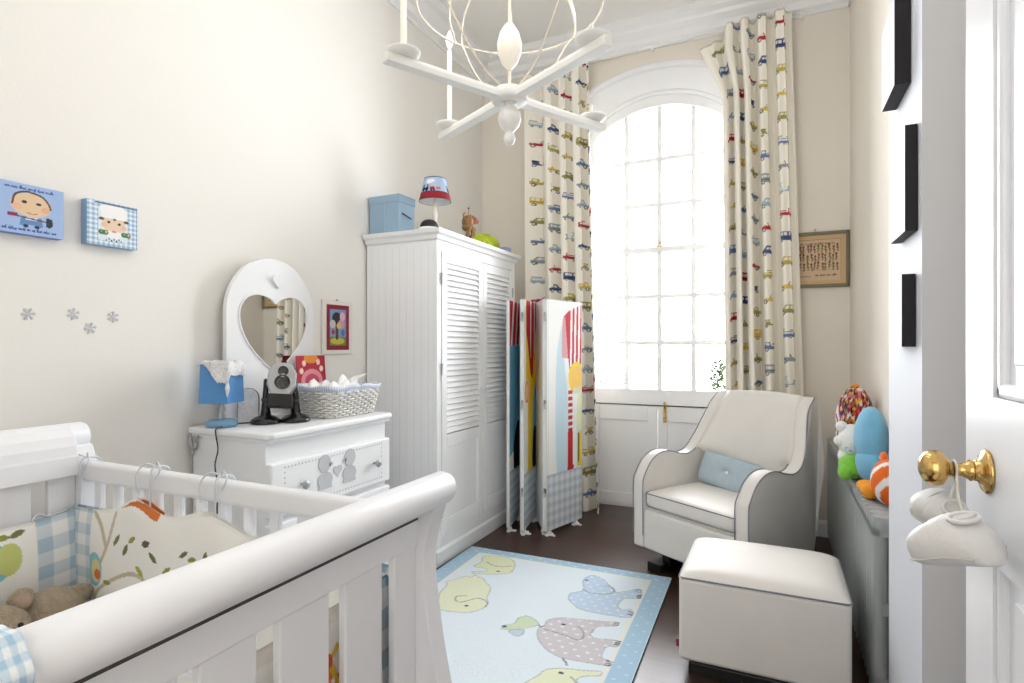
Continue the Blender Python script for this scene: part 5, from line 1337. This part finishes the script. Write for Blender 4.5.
T = Thing('plush_animal', 'rounded blue plush animal with a white face and lime feet on the radiator', 'soft toy', (.37, 2.99, .70))
mb = MB(); mb.ball((.386, 2.95, .885), (.066, .13, .147), 32); mb.ball((.386, 2.92, .785), (.066, .12, .085), 28); T.part('body', mb, 'plushblue')
mb = MB(); mb.ball((.322, 3.04, .86), (.055, .08, .08), 24); mb.ball((.282, 3.05, .925), (.026, .03, .026), 16); mb.ball((.272, 3.02, .862), (.026, .03, .026), 16); mb.ball((.315, 3.05, .79), (.05, .065, .05), 20); T.part('face', mb, 'plushwhite')
mb = MB(); mb.ball((.318, 2.98, .757), (.058, .085, .055), 22); mb.ball((.320, 3.14, .745), (.045, .06, .044), 18); mb.ball((.285, 2.92, .738), (.032, .045, .036), 16); T.part('feet', mb, 'plushgreen')
mb = MB(); mb.tube(smooth_path([(.30, 2.86, .845), (.292, 2.95, .84), (.305, 3.02, .845)], 5), .004, 6); T.part('seam', mb, 'bluelampbase')

T = Thing('plush_fish', 'orange and white striped plush ball with amber fins at the radiator end', 'soft toy', (.38, 2.56, .70))
def stripe(p):
    a = (p[1]-2.56)/.10*1.3+(p[2]-.79)/.09*.9
    return lin((232, 228, 222)) if abs((a+.55) % 1.25-.6) < .2 else lin((220, 106, 44))
mb = MB(); mb.ball((.392, 2.55, .785), (.060, .105, .085), 60, colf=stripe); T.part('body', mb, 'plushprint')
mb = MB(); mb.ball((.340, 2.68, .735), (.040, .09, .020), 18); mb.ball((.338, 2.62, .729), (.032, .05, .028), 16); T.part('fin', mb, 'amber')
mb = MB(); mb.ball((.385, 2.62, .868), (.014, .03, .02), 14); T.part('top_fin', mb, 'plushorange')

# ================================================================== baby shoes on the door knob
def shoe(name, label, toe, heel, roll, s=1.0):
    t = Vector(toe); h = Vector(heel); L = (h-t).length; ax = (h-t).normalized()
    up = Vector((0, 0, 1)); sd = ax.cross(up).normalized(); up = sd.cross(ax).normalized()
    Rm = Matrix.Rotation(R(roll), 3, ax); sd = Rm @ sd; up = Rm @ up
    Tm = Matrix.Identity(4)
    for i in range(3): Tm[i][0] = ax[i]; Tm[i][1] = sd[i]; Tm[i][2] = up[i]; Tm[i][3] = t[i]
    T = Thing(name, label, 'shoe', tuple(t))
    n, m = 22, 28
    us = np.linspace(0, 1, n)
    w = np.interp(us, [0, .03, .1, .25, .4, .6, .8, .93, .98, 1], [.004, .016, .026, .034, .034, .030, .027, .022, .014, .004])*s
    hh = np.interp(us, [0, .03, .1, .25, .4, .5, .6, .8, .93, 1], [.014, .030, .040, .047, .052, .056, .058, .052, .042, .028])*s
    vs = []
    for u, a, b in zip(us, w, hh):
        for j in range(m):
            th = 2*PI*j/m; c, q = math.cos(th), math.sin(th)
            z = b*(.5+.5*math.copysign(abs(q)**.75, q)); y = a*math.copysign(abs(c)**.8, c)*(1-.25*max(0, q)*(u > .45))
            vs.append((u*L, y, z))
    fs = [(i*m+j, i*m+(j+1) % m, (i+1)*m+(j+1) % m, (i+1)*m+j) for i in range(n-1) for j in range(m)]+[tuple(range(m))[::-1], tuple(range((n-1)*m, n*m))]
    mb = MB(); mb.add(vs, fs, 0, T=Tm, smooth=True); up_ = T.part('upper', mb, 'leather')
    mb = MB(); mb.tube([(L*(.80+.13*math.cos(a)), .015*s*math.sin(a), .0525*s-.004*math.cos(a)) for a in np.linspace(0, 2*PI, 30, endpoint=False)], .0028*s, 8, closed=True, T=Tm); T.part('elastic_collar', mb, 'leather')
    mb = MB(); mb.prism([(L*(.80+.12*math.cos(a)), .0135*s*math.sin(a)) for a in np.linspace(0, 2*PI, 24, endpoint=False)], lambda a, b, c: (a, b, c), .050*s, .0545*s, T=Tm); T.part('lining', mb, 'shoedark', parent=up_)
    mb = MB(); mb.tube([(L*u, q*a*1.02, z) for q, pts_ in ((1, None),) for u, a, z in zip(us[2:-2], w[2:-2], hh[2:-2]*.28)]+[], .0016, 6, T=Tm)
    mb.tube([(L*u, -a*1.02, z) for u, a, z in zip(us[2:-2], w[2:-2], hh[2:-2]*.28)], .0016, 6, T=Tm)
    mb.tube(smooth_path([(L*.45, .030*s, .012*s), (L*.42, .026*s, .042*s), (L*.40, 0, .052*s), (L*.42, -.026*s, .042*s), (L*.45, -.030*s, .012*s)], 6), .0016, 6, T=Tm)
    T.part('stitching', mb, 'shoedark')
    return T
shoe('baby_shoe', 'front white leather baby shoe hanging lower from the brass door knob', (.208, 1.052, .972), (.275, .955, 1.010), 14, 1.22)
shoe('baby_shoe', 'second white leather baby shoe tucked behind and above the other on the knob', (.226, 1.168, 1.030), (.270, 1.092, 1.000), 24, .98)
mb = MB(); nk = (.258, 1.112, 1.105)
ringp = [(nk[0], nk[1]+.0135*math.cos(t), nk[2]+.0135*math.sin(t)) for t in np.linspace(0, 2*PI, 20, endpoint=False)]
mb.tube(ringp, .002, 6, closed=True)
mb.tube(smooth_path([(.258, 1.10, 1.097), (.256, 1.075, 1.06), (.258, 1.02, 1.03), (.258, .985, 1.026)], 5), .0022, 6)
mb.tube(smooth_path([(.258, 1.102, 1.095), (.25, 1.10, 1.06), (.245, 1.10, 1.035), (.246, 1.11, 1.03)], 5), .0022, 6)
o = mb.build('shoe_ribbon', 'ribbon', off=nk); o.location = nk; tag(o, 'ivory ribbon looped round the brass knob holding the baby shoes', 'ribbon')

# ================================================================== light
w = bpy.data.worlds.new('sky'); SC.world = w; w.use_nodes = True
bg = w.node_tree.nodes['Background']; bg.inputs['Color'].default_value = (.93, .965, 1.0, 1); bg.inputs['Strength'].default_value = 20.0
def area(name, loc, rot, sx, sy, power, col=(1, 1, 1), portal=False):
    l = bpy.data.lights.new(name, 'AREA'); l.shape = 'RECTANGLE'; l.size = sx; l.size_y = sy; l.energy = power; l.color = col
    l.cycles.is_portal = portal
    o = bpy.data.objects.new(name, l); COL.objects.link(o); o.location = loc; o.rotation_euler = rot; return o
area('window_daylight', (WX, 4.80, 2.05), (R(-90), 0, 0), 1.2, 2.5, 0, portal=True)
area('landing_fill', (-.25, -1.15, 1.7), (R(90), 0, 0), 1.6, 1.6, 11, (.87, .935, 1.0))  # unseen fill lamp, added behind the camera to brighten the room
for i, p in enumerate(CANDLES):
    l = bpy.data.lights.new('candle_light', 'POINT'); l.energy = 4.6; l.shadow_soft_size = .12; l.color = (.94, .97, 1.0)
    o = bpy.data.objects.new('candle_light', l); COL.objects.link(o); o.location = (p[0], p[1], p[2]+.04)

# ================================================================== camera
cam = bpy.data.cameras.new('camera'); cam.lens = 20.0; cam.sensor_width = 36.0; cam.clip_start = .02; cam.shift_y = 4.5/1024
co = bpy.data.objects.new('camera', cam); COL.objects.link(co); co.location = (0, 0, 1.3); co.rotation_euler = (R(90), 0, R(24.81)); SC.camera = co
SC.view_settings.view_transform = 'Standard'; SC.view_settings.look = 'None'; SC.view_settings.gamma = 1; SC.view_settings.use_curve_mapping = False
SC.view_settings.exposure = 0.24
SC.cycles.use_denoising = True; SC.cycles.max_bounces = 10; SC.cycles.diffuse_bounces = 6; SC.cycles.sample_clamp_indirect = 6; SC.cycles.caustics_reflective = False; SC.cycles.caustics_refractive = False
